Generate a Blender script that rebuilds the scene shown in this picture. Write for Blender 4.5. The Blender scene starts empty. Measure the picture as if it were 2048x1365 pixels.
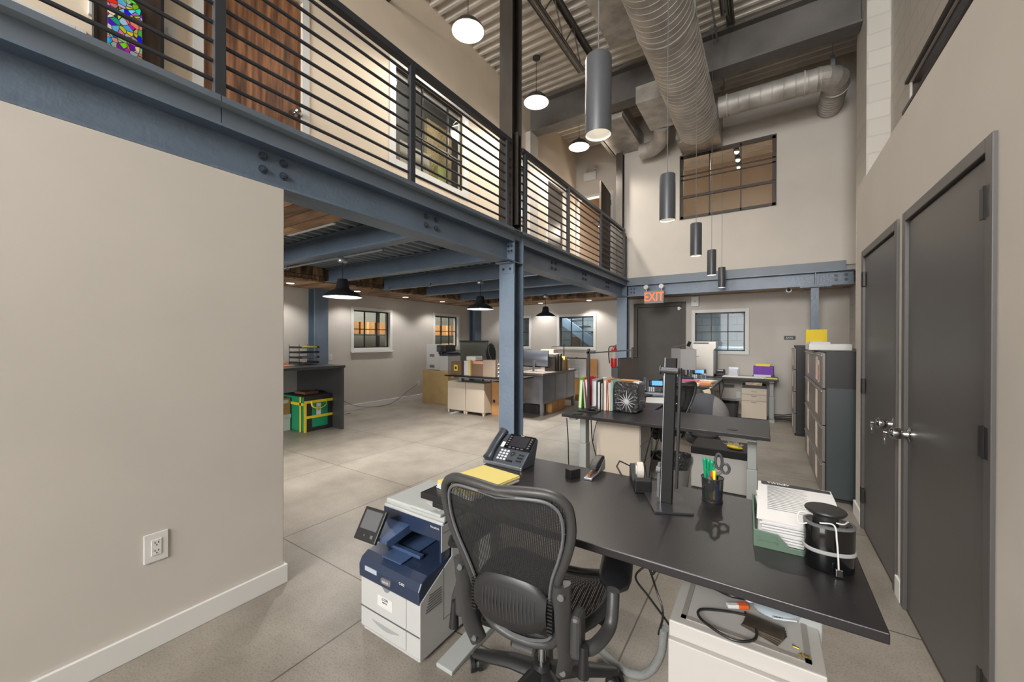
import bpy, math, random
from mathutils import Vector, Matrix
random.seed(7)
sc = bpy.context.scene
COL = sc.collection
PI = math.pi
R = math.radians

# ---------------------------------------------------------------- camera
cam_d = bpy.data.cameras.new('camera'); cam = bpy.data.objects.new('camera', cam_d); COL.objects.link(cam)
cam_d.sensor_width = 36; cam_d.lens = 779.2 / 2048 * 36; cam_d.clip_start = .02; cam_d.clip_end = 100
_y, _p, _r = .57596, -.00257, .00313
_F = Vector((-math.sin(_y) * math.cos(_p), math.cos(_y) * math.cos(_p), math.sin(_p)))
_x = Vector((math.cos(_y), math.sin(_y), 0)); _u = _x.cross(_F)
_X = _x * math.cos(_r) + _u * math.sin(_r); _U = _u * math.cos(_r) - _x * math.sin(_r)
mw = Matrix((_X, _U, -_F)).transposed().to_4x4(); mw.translation = (0, 0, 1.4)
cam.matrix_world = mw
sc.camera = cam

# ---------------------------------------------------------------- world, exposure
sc.view_settings.view_transform = 'Standard'; sc.view_settings.look = 'None'
sc.view_settings.gamma = 1; sc.view_settings.exposure = 0.66; sc.view_settings.use_curve_mapping = False
w = bpy.data.worlds.new('world'); sc.world = w; w.use_nodes = True
w.node_tree.nodes['Background'].inputs[0].default_value = (.93, .95, 1, 1)
w.node_tree.nodes['Background'].inputs[1].default_value = 1.0
sc.cycles.use_denoising = True
sc.cycles.max_bounces = 8; sc.cycles.diffuse_bounces = 5; sc.cycles.glossy_bounces = 3
sc.cycles.transparent_max_bounces = 8; sc.cycles.sample_clamp_indirect = 4
sc.cycles.caustics_reflective = False; sc.cycles.caustics_refractive = False

def lamp(name, kind, loc, energy, color=(1, .955, .9), size=.1, parent=None, spot=120, blend=.6, rot=(0, 0, 0)):
    d = bpy.data.lights.new(name, kind); d.energy = energy; d.color = color
    if kind == 'AREA': d.shape = 'RECTANGLE' if isinstance(size, tuple) else 'DISK'; d.size = size[0] if isinstance(size, tuple) else size
    if kind == 'AREA' and isinstance(size, tuple): d.size_y = size[1]
    if kind == 'SPOT': d.spot_size = R(spot); d.spot_blend = blend; d.shadow_soft_size = size
    if kind == 'POINT': d.shadow_soft_size = size
    o = bpy.data.objects.new(name, d); COL.objects.link(o); o.location = loc; o.rotation_euler = rot
    if parent: o.parent = parent
    return o

# added fill lights behind the photographer, set in made-up window openings of wall_back
lamp('back_fill_light', 'AREA', (-.5, -6.35, 4.55), 560, (1, .985, .96), (3.0, 2.3), rot=(R(90), 0, 0))
lamp('back_fill_light', 'AREA', (-.5, -6.35, 1.9), 95, (1, .985, .96), (3.0, 2.4), rot=(R(90), 0, 0))
lamp('back_fill_light', 'AREA', (-4.6, -6.35, 1.35), 240, (1, .985, .96), (3.6, 1.9), rot=(R(90), 0, 0))

# ---------------------------------------------------------------- materials
def lin(c):
    c = c / 255
    return c / 12.92 if c <= .04045 else ((c + .055) / 1.055) ** 2.4
def rgb(t): return (lin(t[0]), lin(t[1]), lin(t[2]), 1)
MATS = {}
def mat(name, col, rough=.5, metal=0, var=0, vs=6, bump=0, bs=60, emit=0, alpha=1, trans=0, stretch=None, coat=0):
    if name in MATS: return MATS[name]
    m = bpy.data.materials.new(name); MATS[name] = m; m.use_nodes = True
    nt = m.node_tree; b = nt.nodes['Principled BSDF']
    b.inputs['Base Color'].default_value = rgb(col); b.inputs['Roughness'].default_value = rough
    b.inputs['Metallic'].default_value = metal; b.inputs['Alpha'].default_value = alpha
    if coat: b.inputs['Coat Weight'].default_value = coat
    if trans: b.inputs['Transmission Weight'].default_value = trans
    if emit:
        b.inputs['Emission Color'].default_value = rgb(col); b.inputs['Emission Strength'].default_value = emit
    if var or bump:
        tc = nt.nodes.new('ShaderNodeTexCoord'); mp = nt.nodes.new('ShaderNodeMapping')
        nt.links.new(tc.outputs['Object'], mp.inputs[0])
        if stretch: mp.inputs['Scale'].default_value = stretch
    if var:
        n = nt.nodes.new('ShaderNodeTexNoise'); n.inputs['Scale'].default_value = vs; n.inputs['Detail'].default_value = 5
        nt.links.new(mp.outputs[0], n.inputs[0])
        cr = nt.nodes.new('ShaderNodeValToRGB'); cr.color_ramp.elements[0].position = .3; cr.color_ramp.elements[1].position = .7
        cr.color_ramp.elements[0].color = rgb([max(0, c * (1 - var)) for c in col])
        cr.color_ramp.elements[1].color = rgb([min(255, c * (1 + var)) for c in col])
        nt.links.new(n.outputs['Fac'], cr.inputs[0]); nt.links.new(cr.outputs[0], b.inputs['Base Color'])
    if bump:
        n2 = nt.nodes.new('ShaderNodeTexNoise'); n2.inputs['Scale'].default_value = bs
        nt.links.new(mp.outputs[0], n2.inputs[0])
        bp = nt.nodes.new('ShaderNodeBump'); bp.inputs['Strength'].default_value = bump; bp.inputs['Distance'].default_value = .01
        nt.links.new(n2.outputs['Fac'], bp.inputs['Height']); nt.links.new(bp.outputs[0], b.inputs['Normal'])
    return m

WALL = mat('wall_paint', (194, 189, 182), .85, var=.02, vs=1.5)
WALLUP = mat('upper_wall_paint', (196, 190, 182), .85, var=.02, vs=1.5)
WALLM = mat('mezzanine_wall_lit_paint', (224, 210, 190), .85, var=.02, vs=1.5)  # upper wall paint made lighter, the pendants' brightness is put into the colour
TRIM = mat('white_trim', (214, 214, 212), .5)
BLUE = mat('blue_grey_paint', (98, 113, 130), .38, bump=.25, bs=35, var=.06, vs=3)
BLUED = mat('blue_grey_fascia', (98, 108, 120), .45, var=.04, vs=2)
RAW = mat('raw_steel', (74, 70, 66), .4, .55, var=.25, vs=3, stretch=(1, 1, .3))
RAIL = mat('rail_steel', (54, 56, 62), .45, .2)
ROOFST = mat('roof_beam_paint', (98, 95, 92), .6, var=.12, vs=2)
JOIST = mat('joist_paint', (84, 80, 76), .55)
DOORM = mat('charcoal_door_paint', (82, 80, 79), .36, var=.03, vs=2)
DOORF = mat('charcoal_frame_paint', (84, 81, 80), .42)
BLACK = mat('black_plastic', (30, 30, 31), .42)
BLACKG = mat('gloss_black', (16, 16, 17), .1)
DARKG = mat('dark_grey_plastic', (62, 63, 65), .45)
GRAYP = mat('grey_plastic', (96, 98, 100), .45)
LAM = mat('black_laminate', (32, 30, 32), .34, bump=.06, bs=260)
FRAMEG = mat('desk_frame_paint', (166, 170, 168), .4)
WHITE = mat('white_plastic', (216, 216, 214), .4)
OFFW = mat('cabinet_white', (186, 183, 178), .45)
CREAM = mat('cabinet_cream', (200, 188, 172), .5)
CHROME = mat('chrome', (205, 205, 205), .12, 1)
ALU = mat('aluminium', (168, 172, 180), .32, .8)
PAPER = mat('paper', (208, 208, 208), .8)
YELLOWP = mat('yellow_paper', (216, 200, 120), .8)
CARD = mat('cardboard', (176, 132, 84), .8, var=.06, vs=5)
CARD2 = mat('orange_cardboard', (180, 132, 82), .8, var=.05)
NAVY = mat('navy_plastic', (38, 50, 74), .3, coat=.3)
PRN = mat('printer_white', (182, 183, 182), .42)
DUCT = mat('galvanised_duct', (174, 170, 164), .55, .35, var=.12, vs=3.5, bump=.1, bs=14)
DUCTP = mat('galvanised_panel', (166, 162, 156), .45, .4, var=.14, vs=5)
DECK = mat('roof_deck_paint', (222, 217, 210), .6, var=.06, vs=3)
DECK2 = mat('floor_deck_paint', (132, 144, 152), .55)
RED = mat('red_paint', (186, 30, 24), .35)
GREEN = mat('green_plastic', (20, 140, 100), .4)
BOLT = mat('bolt_paint', (58, 68, 80), .4)
YEL = mat('yellow_plastic', (228, 204, 40), .5)
WIN = mat('window_frame_black', (34, 33, 33), .45)
BROWNF = mat('window_frame_brown', (58, 46, 38), .5)
LIT = mat('lamp_diffuser', (255, 250, 240), .5, emit=3.2)
LITS = mat('downlight_lens', (255, 250, 240), .5, emit=5)

def nodes(m): return m.node_tree.nodes, m.node_tree.links
def glass():
    m = bpy.data.materials.new('window_glass'); m.use_nodes = True; N, L = nodes(m)
    for n in list(N): N.remove(n)
    o = N.new('ShaderNodeOutputMaterial'); mx = N.new('ShaderNodeMixShader'); t = N.new('ShaderNodeBsdfTransparent'); g = N.new('ShaderNodeBsdfGlossy')
    g.inputs['Roughness'].default_value = .02; t.inputs[0].default_value = (.86, .88, .88, 1)
    f = N.new('ShaderNodeFresnel'); f.inputs[0].default_value = 1.5
    ge = N.new('ShaderNodeNewGeometry'); mt = N.new('ShaderNodeMath'); mt.operation = 'SUBTRACT'; mt.inputs[0].default_value = 1; L.new(ge.outputs['Backfacing'], mt.inputs[1])
    m2 = N.new('ShaderNodeMath'); m2.operation = 'MULTIPLY'; L.new(f.outputs[0], m2.inputs[0]); L.new(mt.outputs[0], m2.inputs[1])
    L.new(m2.outputs[0], mx.inputs[0]); L.new(t.outputs[0], mx.inputs[1]); L.new(g.outputs[0], mx.inputs[2]); L.new(mx.outputs[0], o.inputs[0])
    return m
GLASS = glass()
def meshfab(name, col, scale, direction='X', open_=.3):
    m = bpy.data.materials.new(name); m.use_nodes = True; N, L = nodes(m); b = N['Principled BSDF']
    b.inputs['Base Color'].default_value = rgb(col); b.inputs['Roughness'].default_value = .7
    tc = N.new('ShaderNodeTexCoord'); wv = N.new('ShaderNodeTexWave'); wv.bands_direction = direction; wv.inputs['Scale'].default_value = scale
    L.new(tc.outputs['Object'], wv.inputs[0])
    mt = N.new('ShaderNodeMath'); mt.operation = 'GREATER_THAN'; mt.inputs[1].default_value = open_
    L.new(wv.outputs['Fac'], mt.inputs[0])
    w2 = N.new('ShaderNodeTexWave'); w2.bands_direction = 'Z'; w2.inputs['Scale'].default_value = scale * 1.4
    L.new(tc.outputs['Object'], w2.inputs[0])
    m2 = N.new('ShaderNodeMath'); m2.operation = 'GREATER_THAN'; m2.inputs[1].default_value = .6
    L.new(w2.outputs['Fac'], m2.inputs[0])
    mm = N.new('ShaderNodeMath'); mm.operation = 'MAXIMUM'; L.new(mt.outputs[0], mm.inputs[0]); L.new(m2.outputs[0], mm.inputs[1])
    L.new(mm.outputs[0], b.inputs['Alpha'])
    return m

def floor_mat():
    m = bpy.data.materials.new('concrete_tile'); m.use_nodes = True; N, L = nodes(m); b = N['Principled BSDF']
    tc = N.new('ShaderNodeTexCoord'); mp = N.new('ShaderNodeMapping')
    mp.inputs['Location'].default_value = (2.84, -1.42, 0)
    L.new(tc.outputs['Object'], mp.inputs[0])
    br = N.new('ShaderNodeTexBrick'); br.offset = 0; br.squash = 1
    br.inputs['Scale'].default_value = 1; br.inputs['Brick Width'].default_value = 1.155; br.inputs['Row Height'].default_value = 1.155
    br.inputs['Mortar Size'].default_value = .0042; br.inputs['Mortar Smooth'].default_value = .1
    br.inputs['Color1'].default_value = (1, 1, 1, 1); br.inputs['Color2'].default_value = (.9, .9, .9, 1); br.inputs['Mortar'].default_value = (.32, .3, .28, 1)
    L.new(mp.outputs[0], br.inputs[0])
    n = N.new('ShaderNodeTexNoise'); n.inputs['Scale'].default_value = 2.2; n.inputs['Detail'].default_value = 8; n.inputs['Roughness'].default_value = .6
    L.new(tc.outputs['Object'], n.inputs[0])
    cr = N.new('ShaderNodeValToRGB'); cr.color_ramp.elements[0].position = .3; cr.color_ramp.elements[1].position = .72
    cr.color_ramp.elements[0].color = rgb((124, 117, 108)); cr.color_ramp.elements[1].color = rgb((156, 149, 139))
    L.new(n.outputs['Fac'], cr.inputs[0])
    n3 = N.new('ShaderNodeTexNoise'); n3.inputs['Scale'].default_value = 120; n3.inputs['Detail'].default_value = 3
    L.new(tc.outputs['Object'], n3.inputs[0])
    c3 = N.new('ShaderNodeValToRGB'); c3.color_ramp.elements[0].position = .34; c3.color_ramp.elements[1].position = .5
    c3.color_ramp.elements[0].color = (.74, .72, .7, 1); c3.color_ramp.elements[1].color = (1, 1, 1, 1)
    L.new(n3.outputs['Fac'], c3.inputs[0])
    mx = N.new('ShaderNodeMix'); mx.data_type = 'RGBA'; mx.blend_type = 'MULTIPLY'; mx.inputs[0].default_value = 1
    L.new(cr.outputs[0], mx.inputs[6]); L.new(br.outputs[0], mx.inputs[7])
    my = N.new('ShaderNodeMix'); my.data_type = 'RGBA'; my.blend_type = 'MULTIPLY'; my.inputs[0].default_value = 1
    L.new(mx.outputs[2], my.inputs[6]); L.new(c3.outputs[0], my.inputs[7])
    L.new(my.outputs[2], b.inputs['Base Color'])
    b.inputs['Roughness'].default_value = .42
    return m
FLOOR = floor_mat()

def block_mat(name, col, bw=.4, bh=.2, mortar=.012, rot=None, dark=.82, bump=.5, off=.5):
    m = bpy.data.materials.new(name); m.use_nodes = True; N, L = nodes(m); b = N['Principled BSDF']
    tc = N.new('ShaderNodeTexCoord'); mp = N.new('ShaderNodeMapping')
    if rot: mp.inputs['Rotation'].default_value = rot
    mp.vector_type = 'POINT'
    L.new(tc.outputs['Object'], mp.inputs[0])
    br = N.new('ShaderNodeTexBrick'); br.offset = off; br.inputs['Scale'].default_value = 1
    br.inputs['Brick Width'].default_value = bw; br.inputs['Row Height'].default_value = bh; br.inputs['Mortar Size'].default_value = mortar
    br.inputs['Mortar Smooth'].default_value = .6
    br.inputs['Color1'].default_value = rgb(col); br.inputs['Color2'].default_value = rgb([c * .97 for c in col]); br.inputs['Mortar'].default_value = rgb([c * dark for c in col])
    L.new(mp.outputs[0], br.inputs[0]); L.new(br.outputs[0], b.inputs['Base Color'])
    bp = N.new('ShaderNodeBump'); bp.inputs['Strength'].default_value = bump; bp.inputs['Distance'].default_value = .01; bp.invert = True
    L.new(br.outputs['Fac'], bp.inputs['Height']); L.new(bp.outputs[0], b.inputs['Normal'])
    b.inputs['Roughness'].default_value = .7
    return m
# object XY plane must be mapped onto the wall's plane
BRICKX = block_mat('painted_block_side', (206, 202, 194), rot=(R(90), R(90), 0), dark=.93, bump=.25)
BRICKY = block_mat('painted_block_front', (206, 202, 194), rot=(R(90), 0, 0), dark=.93, bump=.25)
GREYBLK = block_mat('grey_block', (140, 150, 156), rot=(R(90), 0, 0))

def wood_mat(name, c0, c1, c2, tile=.16, tileh=.14, axis='x', mortar=.004, grain=(1, 1, 1), gs=14):
    m = bpy.data.materials.new(name); m.use_nodes = True; N, L = nodes(m); b = N['Principled BSDF']
    tc = N.new('ShaderNodeTexCoord'); mp = N.new('ShaderNodeMapping')
    mp.inputs['Rotation'].default_value = {'x': (R(90), R(90), 0), 'y': (R(90), 0, 0), 'z': (0, 0, 0)}[axis]
    L.new(tc.outputs['Object'], mp.inputs[0])
    n = N.new('ShaderNodeTexNoise'); n.inputs['Scale'].default_value = gs; n.inputs['Detail'].default_value = 6
    mg = N.new('ShaderNodeMapping'); mg.inputs['Scale'].default_value = grain
    L.new(tc.outputs['Object'], mg.inputs[0]); L.new(mg.outputs[0], n.inputs[0])
    cr = N.new('ShaderNodeValToRGB'); e = cr.color_ramp.elements; e[0].position = .3; e[1].position = .72
    e[0].color = rgb(c0); e[1].color = rgb(c2); k = cr.color_ramp.elements.new(.5); k.color = rgb(c1)
    if tile:
        br = N.new('ShaderNodeTexBrick'); br.offset = .37; br.inputs['Scale'].default_value = 1
        br.inputs['Brick Width'].default_value = tile; br.inputs['Row Height'].default_value = tileh; br.inputs['Mortar Size'].default_value = mortar
        br.inputs['Color1'].default_value = (.45, .45, .45, 1); br.inputs['Color2'].default_value = (1.25, 1.2, 1.15, 1); br.inputs['Mortar'].default_value = (.08, .07, .06, 1)
        L.new(mp.outputs[0], br.inputs[0])
        mx = N.new('ShaderNodeMix'); mx.data_type = 'RGBA'; mx.blend_type = 'MULTIPLY'; mx.inputs[0].default_value = 1
        L.new(cr.outputs[0], mx.inputs[6]); L.new(br.outputs[0], mx.inputs[7]); L.new(mx.outputs[2], b.inputs['Base Color'])
    else: L.new(cr.outputs[0], b.inputs['Base Color'])
    L.new(n.outputs['Fac'], cr.inputs[0]); b.inputs['Roughness'].default_value = .62
    return m
BARN_X = wood_mat('reclaimed_wood_side', (70, 55, 42), (132, 106, 82), (180, 150, 118), .17, .15, 'x', grain=(1, 1, .35))
BARN_Y = wood_mat('reclaimed_wood_front', (70, 55, 42), (132, 106, 82), (180, 150, 118), .17, .15, 'y', grain=(1, 1, .35))
BARN_Z = wood_mat('reclaimed_wood_underside', (104, 80, 58), (166, 132, 100), (204, 170, 132), 1.1, .13, 'z', grain=(.3, 1.2, 1), gs=9)
LUMBER = wood_mat('sawn_lumber', (120, 74, 40), (158, 102, 60), (184, 128, 84), 0, 0, 'z', gs=6, grain=(2, .3, 2))
WALNUT = wood_mat('stained_door_wood', (66, 44, 32), (124, 84, 56), (172, 122, 84), 0, 0, 'z', gs=7, grain=(2, 3.5, .3))
DARKWD = wood_mat('dark_board_wood', (40, 30, 24), (58, 44, 34), (80, 62, 48), 0, 0, 'z', gs=7, grain=(2, 3, .4))
GREYWD = wood_mat('grey_brown_wood', (62, 52, 44), (80, 68, 58), (96, 82, 70), 0, 0, 'z', gs=7, grain=(2, 3, .3))

# ---------------------------------------------------------------- mesh builder
class MB:
    def __init__(s): s.v = []; s.f = []; s.T = Matrix.Identity(4)
    def add(s, vs, fs):
        k = len(s.v); s.v += [tuple(s.T @ Vector(p)) for p in vs]; s.f += [tuple(i + k for i in f) for f in fs]; return s
    def box(s, x0, y0, z0, x1, y1, z1):
        x0, x1 = sorted((x0, x1)); y0, y1 = sorted((y0, y1)); z0, z1 = sorted((z0, z1))
        return s.add([(x0, y0, z0), (x1, y0, z0), (x1, y1, z0), (x0, y1, z0), (x0, y0, z1), (x1, y0, z1), (x1, y1, z1), (x0, y1, z1)],
                     [(0, 3, 2, 1), (4, 5, 6, 7), (0, 1, 5, 4), (1, 2, 6, 5), (2, 3, 7, 6), (3, 0, 4, 7)])
    def cbox(s, cx, cy, cz, w, d, h): return s.box(cx - w / 2, cy - d / 2, cz - h / 2, cx + w / 2, cy + d / 2, cz + h / 2)
    def prism(s, poly, axis, a, b):
        def P(u, v, t): return {'x': (t, u, v), 'y': (u, t, v), 'z': (u, v, t)}[axis]
        ar = sum(poly[i][0] * poly[(i + 1) % len(poly)][1] - poly[(i + 1) % len(poly)][0] * poly[i][1] for i in range(len(poly)))
        if ar < 0: poly = poly[::-1]
        if axis == 'y': poly = poly[::-1]
        a, b = min(a, b), max(a, b); n = len(poly)
        vs = [P(u, v, a) for u, v in poly] + [P(u, v, b) for u, v in poly]
        return s.add(vs, [tuple(range(n))[::-1], tuple(range(n, 2 * n))] + [(i, (i + 1) % n, n + (i + 1) % n, n + i) for i in range(n)])
    def loft(s, rings, cap=True, closed=True):
        n = len(rings[0]); vs = [p for r in rings for p in r]; fs = []
        for k in range(len(rings) - 1):
            for i in range(n if closed else n - 1):
                j = (i + 1) % n; fs.append((k * n + i, k * n + j, (k + 1) * n + j, (k + 1) * n + i))
        if cap: fs += [tuple(range(n))[::-1], tuple(range((len(rings) - 1) * n, len(rings) * n))]
        return s.add(vs, fs)
    def tube(s, pts, r, n=8, cap=True, flat=1.0):
        P = [Vector(p) for p in pts]; rings = []; N = None
        for i, p in enumerate(P):
            t = (P[min(i + 1, len(P) - 1)] - P[max(i - 1, 0)])
            if t.length < 1e-9: t = Vector((0, 0, 1))
            t.normalize()
            if N is None:
                N = t.orthogonal().normalized() if abs(t.z) > .9 else t.cross(Vector((0, 0, 1))).normalized()
            N = (N - t * N.dot(t)); N.normalize(); B = t.cross(N)
            ri = r[i] if isinstance(r, (list, tuple)) else r
            rings.append([tuple(p + N * (ri * math.cos(2 * PI * k / n)) + B * (ri * flat * math.sin(2 * PI * k / n))) for k in range(n)])
        return s.loft(rings, cap)
    def cyl(s, p0, p1, r, r1=None, n=16, cap=True): return s.tube([p0, p1], [r, r if r1 is None else r1], n, cap)
    def bar(s, p0, p1, w, h):
        """rectangular bar between two points"""
        a, b = Vector(p0), Vector(p1); t = (b - a).normalized()
        sx = t.cross(Vector((0, 0, 1))); sx = sx.normalized() if sx.length > 1e-4 else Vector((1, 0, 0)); u = sx.cross(t)
        q = [(-w / 2, -h / 2), (w / 2, -h / 2), (w / 2, h / 2), (-w / 2, h / 2)]
        return s.loft([[tuple(p + sx * i + u * j) for i, j in q] for p in (a, b)])
    def lathe(s, prof, c=(0, 0, 0), n=24, cap=True, axis='z'):
        rings = []
        for r, z in prof:
            ring = []
            for k in range(n):
                a = 2 * PI * k / n; x, y = r * math.cos(a), r * math.sin(a)
                ring.append({'z': (c[0] + x, c[1] + y, c[2] + z), 'x': (c[0] + z, c[1] + x, c[2] + y), 'y': (c[0] + y, c[1] + z, c[2] + x)}[axis])
            rings.append(ring)
        return s.loft(rings, cap)
    def ell(s, c, rx, ry, rz, n=18, m=10):
        rings = []
        for i in range(m + 1):
            t = -PI / 2 + PI * i / m; t = max(-PI / 2 + .03, min(PI / 2 - .03, t))
            rings.append([(c[0] + rx * math.cos(t) * math.cos(2 * PI * k / n), c[1] + ry * math.cos(t) * math.sin(2 * PI * k / n), c[2] + rz * math.sin(t)) for k in range(n)])
        return s.loft(rings)
    def build(s, name, m, parent=None, bevel=0, smooth=False, sub=0, seg=2):
        me = bpy.data.meshes.new(name); me.from_pydata(s.v, [], s.f); me.validate(); me.update()
        ms = m if isinstance(m, (list, tuple)) else [m]
        for q in ms: me.materials.append(q)
        if smooth:
            for p in me.polygons: p.use_smooth = True
            me.set_sharp_from_angle(angle=R(42))
        o = bpy.data.objects.new(name, me); COL.objects.link(o)
        if parent is not None: o.parent = parent
        if bevel:
            b = o.modifiers.new('bevel', 'BEVEL'); b.width = bevel; b.segments = seg; b.limit_method = 'ANGLE'; b.angle_limit = R(40); b.harden_normals = False
        if sub:
            q = o.modifiers.new('sub', 'SUBSURF'); q.levels = sub; q.render_levels = sub
        return o
def at(T):
    b = MB(); b.T = T; return b
def XF(loc=(0, 0, 0), rz=0, rx=0, ry=0):
    return Matrix.Translation(loc) @ Matrix.Rotation(rz, 4, 'Z') @ Matrix.Rotation(ry, 4, 'Y') @ Matrix.Rotation(rx, 4, 'X')
def tag(o, label, cat, group=None, kind=None):
    if label: o['label'] = label
    if cat: o['category'] = cat
    if group: o['group'] = group
    if kind: o['kind'] = kind
    return o
def thing(name, label, cat, loc=(0, 0, 0), rz=0, group=None):
    o = bpy.data.objects.new(name, None); COL.objects.link(o); o.empty_display_size = .05
    o.location = loc; o.rotation_euler = (0, 0, rz); return tag(o, label, cat, group)
def dup(root, loc, rz=None, label=None, group=None, parent=None):
    c = root.copy(); COL.objects.link(c); c.parent = parent
    if parent is None:
        c.location = loc
        if rz is not None: c.rotation_euler = (0, 0, rz)
        if label: c['label'] = label
        if group: c['group'] = group
    for ch in list(root.children): dup(ch, None, parent=c)
    return c
def struct(name, mb, m, bevel=0, parent=None, smooth=False):
    o = mb.build(name, m, parent, bevel=bevel, smooth=smooth); o['kind'] = 'structure'; return o
def text(body, loc, size, m, parent, rot=(PI / 2, 0, 0), name='lettering', ext=.0006, align='CENTER', sx=1, bold=0):
    d = bpy.data.curves.new(name, 'FONT'); d.body = body; d.size = size; d.extrude = ext; d.offset = bold; d.align_x = align; d.align_y = 'CENTER'
    tmp = bpy.data.objects.new('tmp_text', d); COL.objects.link(tmp)
    me = bpy.data.meshes.new_from_object(tmp.evaluated_get(bpy.context.evaluated_depsgraph_get()))
    bpy.data.objects.remove(tmp); bpy.data.curves.remove(d)
    me.materials.clear(); me.materials.append(m)
    o = bpy.data.objects.new(name, me); COL.objects.link(o); o.location = loc; o.rotation_euler = rot; o.scale = (sx, 1, 1)
    o.parent = parent; return o
def arc(cx, cy, r, a0, a1, n=8): return [(cx + r * math.cos(R(a0 + (a1 - a0) * i / n)), cy + r * math.sin(R(a0 + (a1 - a0) * i / n))) for i in range(n + 1)]
def rrect(x0, y0, x1, y1, r, n=4):
    return arc(x1 - r, y0 + r, r, -90, 0, n) + arc(x1 - r, y1 - r, r, 0, 90, n) + arc(x0 + r, y1 - r, r, 90, 180, n) + arc(x0 + r, y0 + r, r, 180, 270, n)
def curve(pts, n=6):
    """Catmull-Rom through points"""
    P = [Vector(p) for p in pts]; P = [P[0] * 2 - P[1]] + P + [P[-1] * 2 - P[-2]]; out = []
    for i in range(1, len(P) - 2):
        for k in range(n):
            t = k / n; a, b, c, d = P[i - 1:i + 3]
            out.append(tuple(.5 * ((2 * b) + (c - a) * t + (2 * a - 5 * b + 4 * c - d) * t * t + (3 * b - a - 3 * c + d) * t ** 3)))
    out.append(tuple(P[-2])); return out
# ================================================================ SETTING
XL, XP, XC, XR = -6.85, -2.32, .62, 1.2        # outer left wall, near partition, closet wall, right wall
YF, YU = 8.65, 7.95                             # far wall below, far wall above
XM = -3.78                                      # mezzanine wall
ZB = 5.88                                       # roof deck
struct('floor', MB().box(-9.2, -6.6, -.1, 1.5, 11.6, 0), FLOOR)

def wall_with_holes(name, axis, pos, th, u0, u1, z0, z1, holes, m):
    """axis 'x': plane x=pos, runs along y; axis 'y': plane y=pos. holes (ua, ub, za, zb) sorted along u"""
    b = MB(); cur = u0
    def bx(a, c, za, zb):
        if c - a < 1e-4 or zb - za < 1e-4: return
        if axis == 'x': b.box(pos, a, za, pos + th, c, zb)
        else: b.box(a, pos, za, c, pos + th, zb)
    for ua, ub, za, zb in sorted(holes):
        bx(cur, ua, z0, z1); bx(ua, ub, z0, za); bx(ua, ub, zb, z1); cur = ub
    bx(cur, u1, z0, z1)
    return struct(name, b, m)

wall_with_holes('wall_left', 'x', XL, -.15, -6.5, YF + .15, 0, 2.62, [(4.77, 5.66, 1.23, 1.99), (7.04, 7.9, 1.23, 2.0)], WALL)
WF = [(-5.92, -5.09, 1.24, 1.965), (-4.23, -3.352, 1.24, 1.965), (-2.36, -1.42, 0, 2.14), (-1.19, -.32, 1.2, 1.955)]
wall_with_holes('wall_far', 'y', YF, .15, XL - .15, 1.35, 0, 2.62, WF, WALL)
# near partition on the left, under the mezzanine beam
struct('wall_partition', MB().box(XP - .13, -6.4, 0, XP, 1.165, 2.262), WALL, bevel=.004)
b = MB().prism([(XP, -6.4), (XP + .016, -6.4), (XP + .016, 1.181), (XP - .14, 1.181), (XP - .14, 1.165), (XP, 1.165)], 'z', 0, .105)
struct('baseboard_partition', b, TRIM, bevel=.003)
struct('baseboard_left', MB().box(XL, 3.66, 0, XL + .015, YF, .11), TRIM, bevel=.003)
struct('baseboard_far', MB().box(XL, YF - .015, 0, -2.36, YF, .11), TRIM, bevel=.003)
# closet block on the right
DN = (1.885, 2.865); DFR = (2.965, 3.91)
wall_with_holes('wall_closet', 'x', XC, .1, -6.4, 4.16, 0, 2.62, [(DN[0], DN[1], 0, 2.075), (DFR[0], DFR[1], 0, 2.075)], WALL)
struct('wall_closet', MB().box(XC + .1, 4.06, 0, XR, 4.16, 2.62).box(XC + .1, -6.4, 2.56, XR, 4.16, 2.62).box(XC + .1, 2.87, 0, XR, 2.96, 2.56), WALL)
b = MB().box(XC - .014, 2.868, 0, XC, 2.962, .11).box(XC - .014, 3.912, 0, XC, 4.16, .11).box(XC - .014, 4.16, 0, XR, 4.174, .11)
struct('baseboard_right', b, TRIM, bevel=.003)
# right block wall with pilaster and high window slot
wall_with_holes('wall_right', 'x', XR, .2, -6.4, YF + .15, 0, ZB + .1, [(-1.0, 5.42, 3.72, 3.98)], BRICKX)
struct('wall_pilaster', MB().box(XR - .21, 6.12, 0, XR, 6.72, ZB), BRICKY)
# window in the slot
b = MB().box(XR + .02, -1, 3.72, XR + .09, 5.42, 3.75).box(XR + .02, -1, 3.95, XR + .09, 5.42, 3.98)
for y in (-1, .6, 2.2, 3.8, 5.39): b.box(XR + .02, y, 3.72, XR + .09, y + .03, 3.98)
wf = struct('window_1', b, BROWNF); g = MB().box(XR + .05, -1, 3.75, XR + .056, 5.42, 3.95).build('pane', GLASS, wf)
b = MB().box(XR - .03, -1, 3.985, XR, 5.45, 4.015).box(XR - .05, -1, 3.68, XR + .02, 5.45, 3.715); struct('trim_1', b, BROWNF)
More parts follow.
